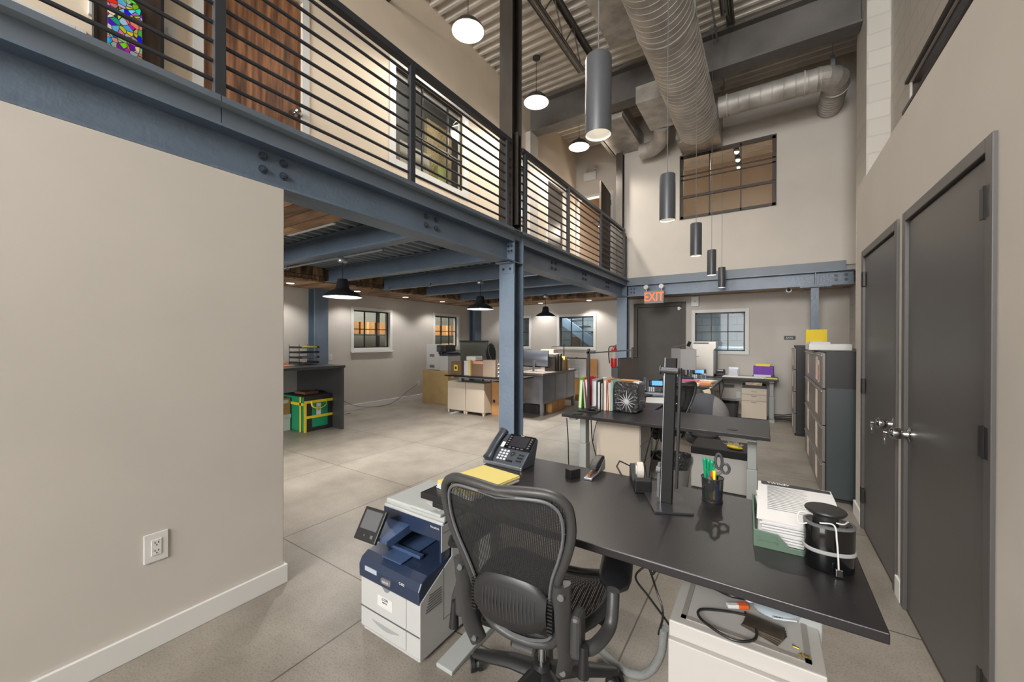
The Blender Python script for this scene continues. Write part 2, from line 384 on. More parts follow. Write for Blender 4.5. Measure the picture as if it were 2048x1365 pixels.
# upper walls
wall_with_holes('wall_upper_far', 'y', YU, .12, -2.44, XR, 2.5, ZB + .05, [(-1.36, .14, 3.7, 4.89)], WALLUP)
wall_with_holes('wall_mezzanine', 'x', XM, -.12, -6.4, 8.6, 2.63, ZB + .05, [(.0, .58, 2.63, 3.38), (1.27, 2.06, 2.63, 4.66), (3.2, 4.49, 3.6, 4.76), (5.6, 6.45, 3.66, 4.6), (7.15, 7.93, 2.63, 4.7)], WALLM)
wall_with_holes('wall_mezzanine_end', 'y', 8.6, .12, XM - .12, -2.4, 2.63, ZB + .05, [(-3.74, -2.93, 2.63, 4.72)], WALLUP)
struct('wall_mezzanine_end', MB().box(-2.44, YU + .12, 2.63, -2.36, 8.6, ZB), WALLUP)
# roof deck: ribs run across the room
def ribs(x0, x1, y0, y1, z, depth, pitch, along='x'):
    pts = []; u = y0 if along == 'x' else x0; e = y1 if along == 'x' else x1
    while u < e:
        pts += [(u, z), (u + pitch * .28, z), (u + pitch * .38, z + depth), (u + pitch * .9, z + depth)]; u += pitch
    low = [(a, c) for a, c in pts]; up = [(a, c + .012) for a, c in pts][::-1]
    b = MB(); n = len(low)
    lo, hi = (x0, x1) if along == 'x' else (y0, y1)
    def P(t, a, c): return (t, a, c) if along == 'x' else (a, t, c)
    vs = []; fs = []
    for t in (lo, hi):
        vs += [P(t, a, c) for a, c in low]
    for i in range(n - 1): fs.append((i, i + 1, n + i + 1, n + i))
    return b.add(vs, fs)
struct('ceiling', ribs(XM - .1, XR + .1, -6.4, 11.2, ZB, .075, .152), DECK)
struct('ceiling', MB().box(-9.2, -6.6, ZB + .09, 1.6, 11.6, ZB + .14), DECK)
struct('ceiling_mezzanine', ribs(-6.9, -2.34, -6.4, 8.7, 2.53, .05, .15, 'y'), DECK2)
struct('floor_mezzanine', MB().box(-6.9, -6.4, 2.592, -2.335, 8.75, 2.63), mat('mezzanine_floor', (120, 112, 104), .6))
struct('ceiling_soffit', MB().box(-2.335, YU - .05, 2.592, XR, 8.75, 2.63), WALL)
# outer shell behind the photographer and around
b = MB().box(-2.44, -6.6, 0, -2.1, -6.4, ZB).box(1.1, -6.6, 0, XR + .2, -6.4, ZB).box(-2.1, -6.6, 3.2, 1.1, -6.4, 3.35).box(-2.1, -6.6, 5.75, 1.1, -6.4, ZB).box(-2.1, -6.6, 0, 1.1, -6.4, .6)
b.box(-6.95, -6.6, 0, -6.5, -6.4, 2.6).box(-2.7, -6.6, 0, -2.44, -6.4, 2.6).box(-6.5, -6.6, 0, -2.7, -6.4, .35).box(-6.5, -6.6, 2.32, -2.7, -6.4, 2.6).box(-6.95, -6.6, 2.6, -2.44, -6.4, ZB)
struct('wall_back', b, WALL)  # unseen wall, its openings are invented for the added fill lights

# window joinery
def casing(b, axis, pos, u0, u1, z0, z1, w, out):
    for a, c, za, zb in ((u0 - w, u0, z0 - w, z1 + w), (u1, u1 + w, z0 - w, z1 + w), (u0, u1, z1, z1 + w), (u0, u1, z0 - w, z0)):
        if axis == 'x': b.box(pos, a, za, pos + out, c, zb)
        else: b.box(a, pos, za, c, pos + out, zb)
def window(name, axis, pos, u0, u1, z0, z1, cols, rows, w=.065, out=.018, ins=-.06, fm=WIN, bar=.018, trim=TRIM, fr=.025, vs=None, hs=None):
    cb = MB(); s = 1 if out > 0 else -1; casing(cb, axis, pos, u0, u1, z0, z1, w, out)
    r = struct(name, cb, trim, bevel=.003)
    f = MB(); p0, p1 = pos + ins - .012 * s, pos + ins + .014 * s
    def bx(a, c, za, zb):
        f.box(p0, a, za, p1, c, zb) if axis == 'x' else f.box(a, p0, za, c, p1, zb)
    bx(u0, u0 + fr, z0, z1); bx(u1 - fr, u1, z0, z1); bx(u0, u1, z0, z0 + fr); bx(u0, u1, z1 - fr, z1)
    for i in (vs or [k / cols for k in range(1, cols)]):
        u = u0 + (u1 - u0) * i; bx(u - bar / 2, u + bar / 2, z0, z1)
    for i in (hs or [k / rows for k in range(1, rows)]):
        z = z0 + (z1 - z0) * i; bx(u0, u1, z - bar / 2, z + bar / 2)
    f.build('window_frame', fm, r)
    g = MB(); q = pos + ins
    g.box(q - .002, u0, z0, q + .002, u1, z1) if axis == 'x' else g.box(u0, q - .002, z0, u1, q + .002, z1)
    g.build('pane', GLASS, r); return r
window('window_2', 'x', XL, 4.77, 5.66, 1.23, 1.99, 3, 2)
window('window_3', 'x', XL, 7.04, 7.9, 1.23, 2.0, 3, 2)
window('window_4', 'y', YF, -5.92, -5.09, 1.24, 1.965, 3, 2, out=-.018, ins=.06)
window('window_5', 'y', YF, -4.23, -3.352, 1.24, 1.965, 3, 2, out=-.018, ins=.06)
window('window_6', 'y', YF, -1.19, -.32, 1.2, 1.955, 3, 2, out=-.018, ins=.06)
# stools under the left windows
struct('trim_2', MB().box(XL, 4.70, 1.135, XL + .05, 5.73, 1.163).box(XL, 6.97, 1.135, XL + .05, 7.97, 1.163), TRIM, bevel=.003)
# big interior window above
window('window_7', 'y', YU, -1.36, .14, 3.7, 4.89, 3, 1, w=.012, out=-.012, ins=.03, fm=BROWNF, trim=BROWNF, fr=.05, bar=.02, vs=[.33, .66], hs=[.36, .62, .69])  # one of the two close upper bars is a glass reflection modelled as a bar
struct('trim_3', MB().box(-1.36, YU + .005, 4.09, .14, YU + .05, 4.125), BROWNF)
# mezzanine windows and doors
window('window_8', 'x', XM, 3.2, 4.49, 3.6, 4.76, 3, 1, w=.09, out=.015, ins=-.05, vs=[.38, .76], hs=[.4], trim=TRIM)
window('window_9', 'x', XM, 5.6, 6.45, 3.66, 4.6, 3, 2, w=.06, out=.015, ins=-.05)
d = MB(); casing(d, 'x', XM, 1.27, 2.06, 2.63, 4.66, .07, .015); dr = struct('door_1', MB().box(XM - .06, 1.28, 2.64, XM - .015, 2.05, 4.65), WALNUT)
t4 = struct('trim_4', d, TRIM, bevel=.003)
MB().lathe([(.034, 0), (.034, .008), (.014, .012), (.012, .04), (.028, .05), (.03, .07), (.018, .085)], (XM - .012, 2.0, 3.57), axis='x', n=20).build('door_handle', CHROME, dr, smooth=True)
d = MB(); casing(d, 'x', XM, 7.15, 7.93, 2.63, 4.7, .08, .015); struct('trim_5', d, TRIM, bevel=.003)
dr = struct('door_2', MB().box(XM - .07, 7.16, 2.64, XM - .03, 7.92, 4.69), mat('dark_mezz_door', (66, 62, 58), .35, var=.1, vs=5, stretch=(1, 4, .3)))
d = MB(); casing(d, 'x', XM, 0, .58, 2.63, 3.38, .05, .02); struct('trim_6', d, TRIM, bevel=.003)
struct('window_10', MB().box(XM - .06, 0, 2.63, XM - .04, .58, 3.38), WALNUT)
d = MB(); casing(d, 'y', 8.6, -3.74, -2.93, 2.63, 4.72, .06, -.015); struct('trim_7', d, TRIM, bevel=.003)
dr = struct('door_3', at(XF((-2.93, 8.57, 0), R(-174))).box(0, 0, 2.65, .04, .84, 4.7), GREYWD, bevel=.002)
MB().box(-2.935, 8.5, 4.45, -2.92, 8.58, 4.56).box(-2.935, 8.5, 2.85, -2.92, 8.58, 2.96).build('hinge', BLACK, dr)
# exit door
d = MB()
for x0, x1, z0, z1 in ((-2.42, -2.34, 0, 2.2), (-1.44, -1.365, 0, 2.2), (-2.34, -1.44, 2.115, 2.2)): d.box(x0, YF - .03, z0, x1, YF + .1, z1)
EXD = mat('exit_door_paint', (70, 66, 60), .6, var=.06, vs=3)
struct('trim_8', d, EXD, bevel=.004); dr = struct('door_4', MB().box(-2.34, YF + .02, .01, -1.44, YF + .06, 2.115), EXD, bevel=.003)
MB().box(-1.52, YF - .02, 2.03, -1.475, YF + .02, 2.1).box(-1.47, YF - .02, 2.05, -1.45, YF + .02, 2.08).build('door_sensor', WHITE, dr, bevel=.003)
MB().tube([(-1.52, YF + .02, 1.0), (-1.52, YF - .04, 1.0), (-1.62, YF - .04, 1.0)], .009).build('door_handle', CHROME, dr, smooth=True)
# closet doors
def closet_door(name, tr, y0, y1, knob_y, hinge_y):
    f = MB(); o = -.012
    for a, c, z0, z1 in ((y0, y0 + .05, 0, 2.075), (y1 - .05, y1, 0, 2.075), (y0 + .05, y1 - .05, 2.025, 2.075)): f.box(XC + o, a, z0, XC + .1, c, z1)
    struct(tr, f, DOORF, bevel=.003)
    d = struct(name, MB().box(XC + .004, y0 + .054, .008, XC + .048, y1 - .054, 2.02), DOORM, bevel=.002)
    for z in (1.86, 1.065, .25):
        h = MB().cyl((XC - .006, hinge_y, z - .055), (XC - .006, hinge_y, z + .055), .011, n=12).box(XC - .013, hinge_y - .035, z - .052, XC - .002, hinge_y, z + .052).box(XC - .015, hinge_y, z - .052, XC - .012, hinge_y + .03, z + .052)
        h.build('hinge', BLACK, d)
    k = MB().lathe([(.036, 0), (.036, -.006), (.016, -.012), (.013, -.03), (.026, -.038), (.032, -.052), (.03, -.07), (.018, -.08), (.006, -.082)], (XC + .004, knob_y, .925), axis='x', n=24)
    kb = k.build('door_handle', CHROME, d, smooth=True)
    ky = MB().tube([(XC - .085, knob_y - .002, .925), (XC - .1, knob_y, .925)], .004)
    for dy, rr in ((-.012, 10), (.014, -14)):
        T = XF((XC - .094, knob_y + dy, .905), 0, R(rr)); q = at(T)
        q.lathe([(.012, -.002), (.012, .002)], (0, 0, 0), n=14, axis='x').box(-.0012, -.004, -.042, .0012, .004, -.008).box(-.0012, .004, -.036, .0012, .007, -.03); ky.v
        ky.add(q.v, q.f)
    ky.build('key', CHROME, kb)
closet_door('door_5', 'trim_9', DN[0], DN[1], 2.765, 1.935)
closet_door('door_6', 'trim_10', DFR[0], DFR[1], 3.06, 3.865)

# reclaimed-wood soffits with round downlights
s1 = struct('ceiling_soffit_wood', MB().box(XL, -6.3, 2.33, -5.92, YF, 2.592), BARN_X)
s2 = struct('ceiling_soffit_wood', MB().box(-5.92, 8.05, 2.33, XR, YF, 2.592), BARN_Y)
struct('trim_11', MB().box(XL, -6.3, 2.305, -5.9, YF, 2.33).box(-5.9, 8.03, 2.305, XR, YF, 2.33), BARN_Z)
s3 = struct('ceiling_soffit_wood', MB().box(-5.9, -6.3, 2.33, -2.6, 1.82, 2.35), BARN_Z)
struct('trim_12', MB().box(-5.9, -6.3, 2.35, -2.58, 1.8, 2.42), LUMBER)
struct('trim_13', MB().box(-3.6, 1.83, 2.33, -2.9, 1.86, 2.38), TRIM)
DL = [(-6.42, 2.15), (-6.42, 3.32), (-6.42, 4.55), (-6.42, 5.72), (-6.42, 6.85), (-4.6, 8.36), (-3.35, 8.36), (-3.45, 1.55), (-5.6, 8.36)]
dl = thing('recessed_downlight', 'round recessed downlight in the wood soffit at the left wall, nearest one', 'light', (DL[0][0], DL[0][1], 2.305), group='round downlights in the wood soffit')
MB().lathe([(.055, -.001), (.062, -.004), (.066, 0), (.055, .004)], n=24).build('trim_ring', WHITE, dl, smooth=True)
MB().lathe([(.054, -.003), (.001, -.003)], n=24, cap=False).build('lens', LITS, dl)
lamp('downlight_lamp', 'SPOT', (0, 0, -.012), 27, (1, .95, .9), .05, dl, 125, .55)
where = ['at the left wall over the black counter', 'over the shelf trays by the left blue column', 'to the left of the first left-wall window', 'between the two left-wall windows', 'over the far left-wall window',
         'over the far wall behind the centre blue column', 'over the staircase window in the far wall', 'in the near wood soffit beside the white partition', 'near the far left corner']
for i, (x, y) in enumerate(DL):
    lab = 'round recessed downlight in the wood soffit ' + where[i]
    o = dl if i == 0 else dup(dl, (x, y, 2.305 if i != 7 else 2.33))
    o['label'] = lab

# outlets on walls
def outlet(name, label, loc, rz, wdt=.075, h=.12, two=True):
    t = thing(name, label, 'outlet', loc, rz)
    MB().box(-wdt / 2, -.006, -h / 2, wdt / 2, 0, h / 2).build('cover_plate', WHITE, t, bevel=.002)
    r = MB().box(-.018, -.009, -.035, .018, -.005, .035).build('receptacle', WHITE, t, bevel=.001)
    s = MB()
    for z in (-.018, .018):
        for x in (-.006, .006): s.box(x - .001, -.0098, z - .001, x + .001, -.0088, z + .007)
        s.cyl((0, -.0098, z - .008), (0, -.0088, z - .008), .0024, n=10)
    s.build('slot', BLACK, r); return t
outlet('power_outlet', 'white double power outlet low on the near left partition', (XP, .604, .455), R(90), .085, .13)
outlet('power_outlet', 'white outlet above the black counter end on the left wall', (XL, 4.28, 1.07), R(90))
outlet('power_outlet', 'white outlet low on the left wall beside the tan cabinet', (XL, 6.5, .38), R(90))
outlet('power_outlet', 'white outlet low on the far wall behind the waste bin', (-.42, YF, .36), 0)
# control box, camera, emergency lights, exit sign
t = thing('control_box', 'white wall control box right of the exit door, under the steel beam', 'box', (-1.19, YF, 2.19))
MB().box(-.07, -.05, -.1, .07, 0, .1).build('housing', WHITE, t, bevel=.006); MB().box(-.008, -.053, -.01, .008, -.05, .01).build('indicator', GRAYP, t)
t = thing('security_camera', 'white bullet security camera under the far beam', 'camera', (.33, 8.03, 2.26))
MB().cyl((0, .02, 0), (0, -.06, -.01), .035, .042).build('housing', WHITE, t, smooth=True); MB().cyl((0, -.058, -.01), (0, -.066, -.011), .026, n=20).build('lens', BLACKG, t)
MB().cyl((0, .01, .03), (0, .03, .045), .02).build('bracket', WHITE, t)
def emergency(t, w=.1):
    for sx in (-w, w):
        h = MB().cyl((sx, -.0, .185), (sx, -.07, .195), .036, .042, 20).build('lamp_head', WHITE, t, smooth=True)
        MB().cyl((sx, -.07, .195), (sx, -.074, .1955), .034, n=20).build('lens', mat('lens_grey', (196, 196, 190), .2), h)
        MB().cyl((sx, -.03, .11), (sx, -.03, .18), .009).build('swivel', WHITE, t)
t = thing('exit_sign', 'lit orange EXIT sign with two emergency lamp heads on the beam above the exit door', 'sign', (-1.78, 7.73, 2.228))
MB().box(-.18, -.04, -.12, .18, .03, .12).build('housing', mat('sign_grey', (128, 126, 122), .5), t, bevel=.006)
OR = mat('exit_orange', (255, 84, 20), .4, emit=1.1)
text('EXIT', (0, -.042, -.002), .235, OR, t, sx=.76, bold=.0005)
emergency(t, .14)
t = thing('emergency_light', 'white twin-head emergency light over the open mezzanine door', 'light', (-3.42, 8.6, 5.18))
MB().box(-.15, -.05, -.07, .15, 0, .12).build('housing', WHITE, t, bevel=.006)
emergency(t)

# ================================================================ STEEL
def ibeam(b, axis, c, z0, z1, a0, a1, fw=.2, tf=.014, tw=.01):
    for q in ((c - fw / 2, c + fw / 2, z0, z0 + tf), (c - fw / 2, c + fw / 2, z1 - tf, z1), (c - tw / 2, c + tw / 2, z0 + tf, z1 - tf)):
        if axis == 'y': b.box(q[0], a0, q[2], q[1], a1, q[3])
        else: b.box(a0, q[0], q[2], a1, q[1], q[3])
def column(name, label, x, y, z0, z1, m, w=.2, d=.2, rot=False, group=None):
    t = thing(name, label, 'column', (x, y, 0), 0, group); b = MB()
    if not rot: b.box(-w / 2, -d / 2, z0, w / 2, -d / 2 + .014, z1).box(-w / 2, d / 2 - .014, z0, w / 2, d / 2, z1).box(-.005, -d / 2 + .014, z0, .005, d / 2 - .014, z1)
    else: b.box(-w / 2, -d / 2, z0, -w / 2 + .014, d / 2, z1).box(w / 2 - .014, -d / 2, z0, w / 2, d / 2, z1).box(-w / 2 + .014, -.005, z0, w / 2 - .014, .005, z1)
    b.build('shaft', m, t); return t
def bolts(t, pts, nrm, m=BOLT, r=.015):
    for p in pts:
        q = MB(); n = Vector(nrm); a = Vector(p)
        q.cyl(a, a + n * .004, r * 1.45, n=14); q.cyl(a + n * .004, a + n * .016, r, n=6); q.cyl(a + n * .016, a + n * .024, r * .5, n=10)
        q.build('bolt', m, t)
t = column('steel_column', 'blue-grey steel column in the room centre carrying the mezzanine beams', -2.42, 3.714, 0, 2.63, BLUE)
b = MB()
for z in (2.26, 2.62): b.box(-.095, -.09, z, .1, .09, z + .012)
b.build('stiffener', BLUE, t)
MB().box(.0, -.108, 2.36, .09, -.1, 2.47).box(-.003, -.2, 2.36, .006, -.1, 2.47).build('clip_angle', BLUE, t, bevel=.001)
MB().box(-.09, -.19, 2.243, .095, -.1, 2.252).box(-.09, -.108, 2.14, .095, -.1, 2.25).build('seat_angle', BLUE, t)
bolts(t, [(.03, -.108, 2.385), (.03, -.108, 2.44), (.07, -.108, 2.385), (.07, -.108, 2.44), (-.04, -.108, 2.19), (.05, -.108, 2.19)], (0, -1, 0), r=.011)
bolts(t, [(.006, .03, 2.42), (.006, .03, 2.34), (.006, .03, 2.2)], (1, 0, 0), r=.013)
t = column('steel_post', 'dark raw steel post rising from the mezzanine railing to the roof', -2.44, 3.714, 2.63, ZB, RAW, .17, .2)
MB().box(-.085, -.11, 2.63, .085, -.1, 3.55).box(.0, .0, 2.7, .1, .012, 3.75).build('splice_plate', RAW, t)
bolts(t, [(.02, -.11, 3.4 - k * .08) for k in range(3)] + [(.06, -.11, 3.4 - k * .08) for k in range(3)], (0, -1, 0), RAW, .011)
column('steel_column', 'blue-grey steel column at the far end of the mezzanine beam, left of the exit door', -2.42, 7.88, 0, 2.63, BLUE)
column('steel_post', 'dark steel post at the far mezzanine end beside the open door', -2.49, 7.87, 2.63, 5.2, RAW, .13, .13)
t = column('steel_column', 'thin blue-grey steel column at the right end of the far beam', .665, 7.88, 0, 2.27, BLUE, .1, .1)
MB().box(-.2, -.1, 2.255, .2, .1, 2.27).build('cap_plate', BLUE, t)
bolts(t, [(-.15, -.08, 2.255), (.15, -.08, 2.255)], (0, 0, -1), BOLT, .012)
column('steel_column', 'blue-grey steel column against the left wall behind the black counter', -6.74, 3.98, 0, 2.33, BLUE, .2, .26, True)
column('steel_column', 'blue-grey steel column in the far left corner', -6.74, 8.5, 0, 2.33, BLUE, .2, .26, True)

FG = [(1.094, 1.208), (2.373, 2.493)]
t = thing('steel_beam', 'blue-grey steel mezzanine edge beam from the white partition to the centre column', 'beam', (0, 0, 0))
b = MB(); ibeam(b, 'y', -2.42, 2.262, 2.5, -6.4, 3.612); b.build('web', BLUE, t)
b = MB().box(-2.335, -6.4, 2.5, -2.32, .855, 2.64).box(-2.335, .859, 2.5, -2.32, 3.612, 2.64)
b.build('fascia_plate', BLUED, t); MB().box(-2.5, -6.4, 2.5, -2.335, 3.612, 2.528).build('deck_angle', ROOFST, t)
for a, c in FG: bolts(t, [(-2.415, y, z) for y in (a, c) for z in (2.373, 2.448)], (1, 0, 0), r=.017)
t = thing('steel_beam', 'blue-grey steel mezzanine edge beam from the centre column to the far wall', 'beam', (0, 0, 0))
b = MB(); ibeam(b, 'y', -2.42, 2.262, 2.5, 3.816, 7.78); b.build('web', BLUE, t)
MB().box(-2.335, 3.816, 2.5, -2.32, 5.1, 2.64).box(-2.335, 5.104, 2.5, -2.32, 7.98, 2.64).build('fascia_plate', BLUED, t)
MB().box(-2.5, 3.816, 2.5, -2.335, 7.78, 2.528).build('deck_angle', ROOFST, t)
for y in (4.75, 5.82, 6.89): bolts(t, [(-2.415, y + dy, z) for dy in (-.055, .055) for z in (2.373, 2.448)], (1, 0, 0), r=.017)
t = thing('steel_beam', 'blue-grey steel beam along the far wall above the exit door', 'beam', (0, 0, 0))
b = MB(); ibeam(b, 'x', 7.88, 2.272, 2.5, -2.32, XR - .06); b.box(.66, 7.79, 2.28, .67, 7.885, 2.5); b.build('web', BLUE, t)
MB().box(-2.335, 7.78, 2.5, 1.04, 7.795, 2.64).build('fascia_plate', BLUED, t)
bolts(t, [(x, 7.874, z) for x in (.93, 1.05) for z in (2.36, 2.43)], (0, -1, 0), r=.017)
bolts(t, [(x, 7.874, z) for x in (-2.26, -2.2) for z in (2.36, 2.43)], (0, -1, 0), r=.012)
names = ['first joist from the near wood soffit', 'second joist from the near wood soffit', 'joist reaching the centre column', 'first joist beyond the centre column', 'second joist beyond the centre column', 'farthest joist, above the far pendant']
for y, n in zip((1.95, 2.48, 3.66, 4.75, 5.82, 6.89), names):
    if y == 1.95: continue
    b = MB(); ibeam(b, 'x', y, 2.315, 2.528, -5.9, -2.43, .13, .012)
    tag(b.build('floor_joist', BLUE), 'blue-grey steel ' + n + ' under the mezzanine', 'joist', 'steel joists under the mezzanine')
# conduits under three joists
for y, x0, x1, n in ((2.56, -5.85, -3.2, 'near'), (4.66, -5.7, -2.6, 'middle'), (6.8, -5.75, -2.6, 'far')):
    t = thing('conduit', 'thin galvanised conduit under the %s pendant joist' % n, 'conduit')
    MB().cyl((x0, y, 2.296), (x1, y, 2.296), .011, n=10).build('pipe', ALU, t, smooth=True)
    for x in (x0 + .03, (x0 + x1) / 2 - .5): MB().box(x - .02, y - .02, 2.28, x + .02, y + .02, 2.335).build('clamp', ALU, t)

# railings
def railing(label, y0, y1, posts, x=-2.37):
    t = thing('guard_railing', label, 'railing')
    MB().box(x - .028, y0, 3.565, x + .028, y1, 3.615).build('top_rail', RAIL, t, bevel=.003)
    for p in posts: MB().box(x - .008, p - .025, 2.63, x + .03, p + .025, 3.57).build('post', RAIL, t, bevel=.002)
    for k in range(9): MB().cyl((x, y0, 2.725 + k * .0975), (x, y1, 2.725 + k * .0975), .0105, n=8).build('rail_bar', RAIL, t, smooth=True)
    return t
railing('dark steel guard railing with nine bars on the near mezzanine edge', -6.3, 3.595, (-.45, .86, 2.16, 3.52))
t = railing('dark steel guard railing with nine bars on the far mezzanine edge', 3.83, 7.74, (3.9, 5.09, 6.4, 7.66))
MB().tube([(-2.34, 7.78, 2.65), (-2.34, 7.78, 3.48)], .02).build('end_post', RAIL, t, smooth=True)

# roof steel
t = thing('roof_beam', 'deep dark grey steel roof beam spanning from the mezzanine wall to the right wall', 'beam')
b = MB(); ibeam(b, 'x', 6.42, 5.3, 5.86, XM + .02, XR - .22, .24, .03, .02); b.build('web', ROOFST, t)
struct('wall_mezzanine_pilaster', MB().box(XM, 6.27, 2.63, XM + .1, 6.57, 5.3), WALLUP)
def truss(x, label, y0=-6.3, y1=6.29, zt=5.86, zb=5.36):
    t = thing('bar_joist', label, 'joist', group='open-web bar joists under the roof deck'); c = MB()
    for dx in (-.035, .035): c.box(x + dx - .004, y0, zt - .05, x + dx + .004, y1, zt).box(x + dx - .004, y0, zb, x + dx + .004, y1 - .9, zb + .05)
    c.box(x - .05, y0, zt - .006, x + .05, y1, zt).box(x - .05, y0, zb, x - .005, y1 - .9, zb + .006).box(x + .005, y0, zb, x + .05, y1 - .9, zb + .006); c.build('chord', JOIST, t)
    w = MB(); y = y1 - .9; up = False
    while y > y0:
        w.cyl((x, y, zb + .03 if not up else zt - .03), (x, y - .3, zt - .03 if not up else zb + .03), .01, n=6); y -= .3; up = not up
    w.cyl((x, y1 - .95, zb + .03), (x, y1 - .1, zt - .03), .01, n=6); w.build('web_bar', JOIST, t); return t
truss(-2.29, 'open-web roof bar joist above the mezzanine railing'); truss(-.42, 'open-web roof bar joist hidden partly by the big round duct')
t = thing('strut_channel', 'short bronze unistrut channel near the mezzanine wall below the roof deck', 'channel')
MB().box(XM, 3.05, 5.42, XM + 1.3, 3.09, 5.46).build('rail', RAW, t)
# thin channel by the far left duct panel
t = thing('strut_channel', 'dark strut channel beside the flat duct near the far mezzanine end', 'channel')
MB().box(-2.72, 6.7, 5.28, -2.66, YU + .2, 5.34).box(-2.7, 7.1, 5.34, -2.68, 7.12, ZB).build('rail', RAW, t)

# ducts
def spiral(b, p0, p1, r, pitch=.09, bead=.0045, n=32):
    a, c = Vector(p0), Vector(p1); L = (c - a).length; k = int(L / pitch); pts = []; rr = []
    for i in range(k):
        for f, e in ((0, 0), (.86, 0), (.9, bead), (.96, bead)): pts.append(a + (c - a) * ((i + f) / k)); rr.append(r + e)
    pts.append(c); rr.append(r); b.tube(pts, rr, n)
t = thing('round_duct', 'large round spiral duct running the length of the room under the roof', 'duct')
b = MB(); spiral(b, (-.95, -6.3, 4.97), (-.95, 7.1, 4.97), .303); b.build('duct_run', DUCT, t, smooth=True)
rings = []
for y, w, h, e, dz in ((7.08, .303, .303, 1, 0), (7.2, .33, .28, .3, .08), (7.3, .3, .235, .03, .18)):
    ring = []
    for k in range(32):
        a = 2 * PI * k / 32; cx, cz = math.cos(a), math.sin(a); m = max(abs(cx), abs(cz)); f = 1 if e == 1 else 1 / (m ** (1 - e) if m else 1)
        ring.append((-.96 + w * cx * f, y, 4.97 + dz + h * cz * f))
    rings.append(ring)
MB().loft(rings).box(-1.325, 7.28, 4.912, -.66, YU - .005, 5.388).build('end_transition', DUCTP, t)
for y in (2.62, 4.55): MB().lathe([(.305, 0), (.318, .0), (.318, .03), (.305, .03)], (-.95, y, 4.97), n=32, axis='y').build('joint_band', DUCTP, t)
t = thing('branch_duct', 'oval branch duct leaving the large round duct towards the right wall', 'duct')
b = MB(); rings = []
def ovring(c, d, side, w=.16, h=.15):
    d = Vector(d).normalized(); s = Vector(side).normalized(); return [tuple(Vector(c) + s * (w * math.cos(2 * PI * k / 24)) + Vector((0, 0, 1)) * (h * math.sin(2 * PI * k / 24))) for k in range(24)]
zc, yb = 5.1, 6.98
rings = []
for i in range(9):
    for f, e in ((0, 0), (.9, 0), (.93, .006), (.98, .006)): rings.append(ovring((-.63 + (i + f) * .142, yb, zc), (1, 0, 0), (0, -1, 0), .155 + e, .15 + e))
b.loft(rings).build('duct_run', DUCT, t, smooth=True)
rings = []
for a in (0, 22.5, 45, 67.5, 90):
    c = (.6 + .24 * math.sin(R(a)), yb + .24 * (1 - math.cos(R(a))), zc); rings.append(ovring(c, (math.cos(R(a)), math.sin(R(a)), 0), (math.sin(R(a)), -math.cos(R(a)), 0), .16, .155))
MB().loft(rings).build('elbow', DUCTP, t)
b = MB(); rings = []
for i in range(10):
    for f, e in ((0, 0), (.9, 0), (.93, .005), (.98, .005)): rings.append(ovring((.84, yb + .24 + (i + f) * .073, zc), (0, 1, 0), (1, 0, 0), .155 + e, .15 + e))
b.loft(rings).build('duct_run', DUCT, t, smooth=True)
for p, q in (((-.52, yb, zc), 'x'), ((.45, yb, zc), 'x')):
    MB().lathe([(.158, 0), (.166, 0), (.166, .015), (.158, .015)], p, n=28, axis='x').build('sealed_joint', mat('duct_sealant', (188, 186, 182), .7), t)
MB().lathe([(.158, 0), (.166, 0), (.166, .015), (.158, .015)], (.84, yb + .3, zc), n=28, axis='y').build('sealed_joint', MATS['duct_sealant'], t)
MB().cyl((.78, yb + .06, zc + .15), (.78, yb + .06, ZB), .004, n=6).box(.755, yb + .03, zc + .14, .805, yb + .09, zc + .3).build('hanger', ALU, t)
t = thing('rectangular_duct', 'flat galvanised duct panel left of the round duct near the roof deck', 'duct')
MB().box(-1.84, 3.2, 5.5, -1.27, 5.32, 5.78).build('duct_run', DUCTP, t, bevel=.003)
t = thing('rectangular_duct', 'wide flat galvanised duct beyond the roof beam at the far end', 'duct')
MB().box(-2.6, 6.6, 5.22, -2.06, YU, 5.29).box(-2.62, 6.6, 5.29, -2.04, YU, 5.5).build('duct_run', DUCTP, t, bevel=.003)
t = thing('rectangular_duct', 'square galvanised duct box with a round elbow joining the large round duct', 'duct')
MB().box(-1.68, 6.05, 5.03, -1.27, 6.98, 5.29).build('plenum', DUCTP, t, bevel=.003)
MB().tube(curve([(-2.02, 7.7, 5.05), (-1.8, 7.64, 5.04), (-1.6, 7.4, 5.06), (-1.5, 7.0, 5.12)]), .14, 24).build('elbow', DUCT, t, smooth=True)

# hanging conduit and hooks beside the duct
t = thing('conduit', 'galvanised ceiling conduit beside the large duct that feeds the cylinder pendants', 'conduit')
MB().tube([(-.6, -6.2, 5.78), (-.6, 7.6, 5.78)], .012).build('pipe', ALU, t, smooth=True)
# ================================================================ PENDANTS
p = thing('cylinder_pendant', 'x', 'light', (-.625, 1.66, 2.31), group='grey cylinder pendants in a row')
CYL = mat('cylinder_grey', (74, 77, 82), .38, .25)
MB().lathe([(.0575, 0), (.0575, .335), (.055, .345), (.01, .347), (.01, .35)], n=36, cap=False).build('housing', CYL, p, smooth=True)
MB().lathe([(.0545, .002), (.0575, 0), (.0545, .002), (.05, .05), (.024, .075)], n=36, cap=False).build('reflector', mat('reflector_white', (235, 232, 224), .3), p, smooth=True)
MB().lathe([(.024, .074), (.001, .074)], n=24, cap=False).build('lamp_lens', LITS, p)
MB().cyl((0, 0, .347), (0, 0, 3.4), .0028, n=6).build('cable', GRAYP, p)
MB().lathe([(.04, 3.4), (.04, 3.43), (.001, 3.43)], n=20).build('canopy', ALU, p, smooth=True)
lamp('pendant_lamp', 'SPOT', (0, 0, .03), 30, (1, .95, .9), .03, p, 95, .6)
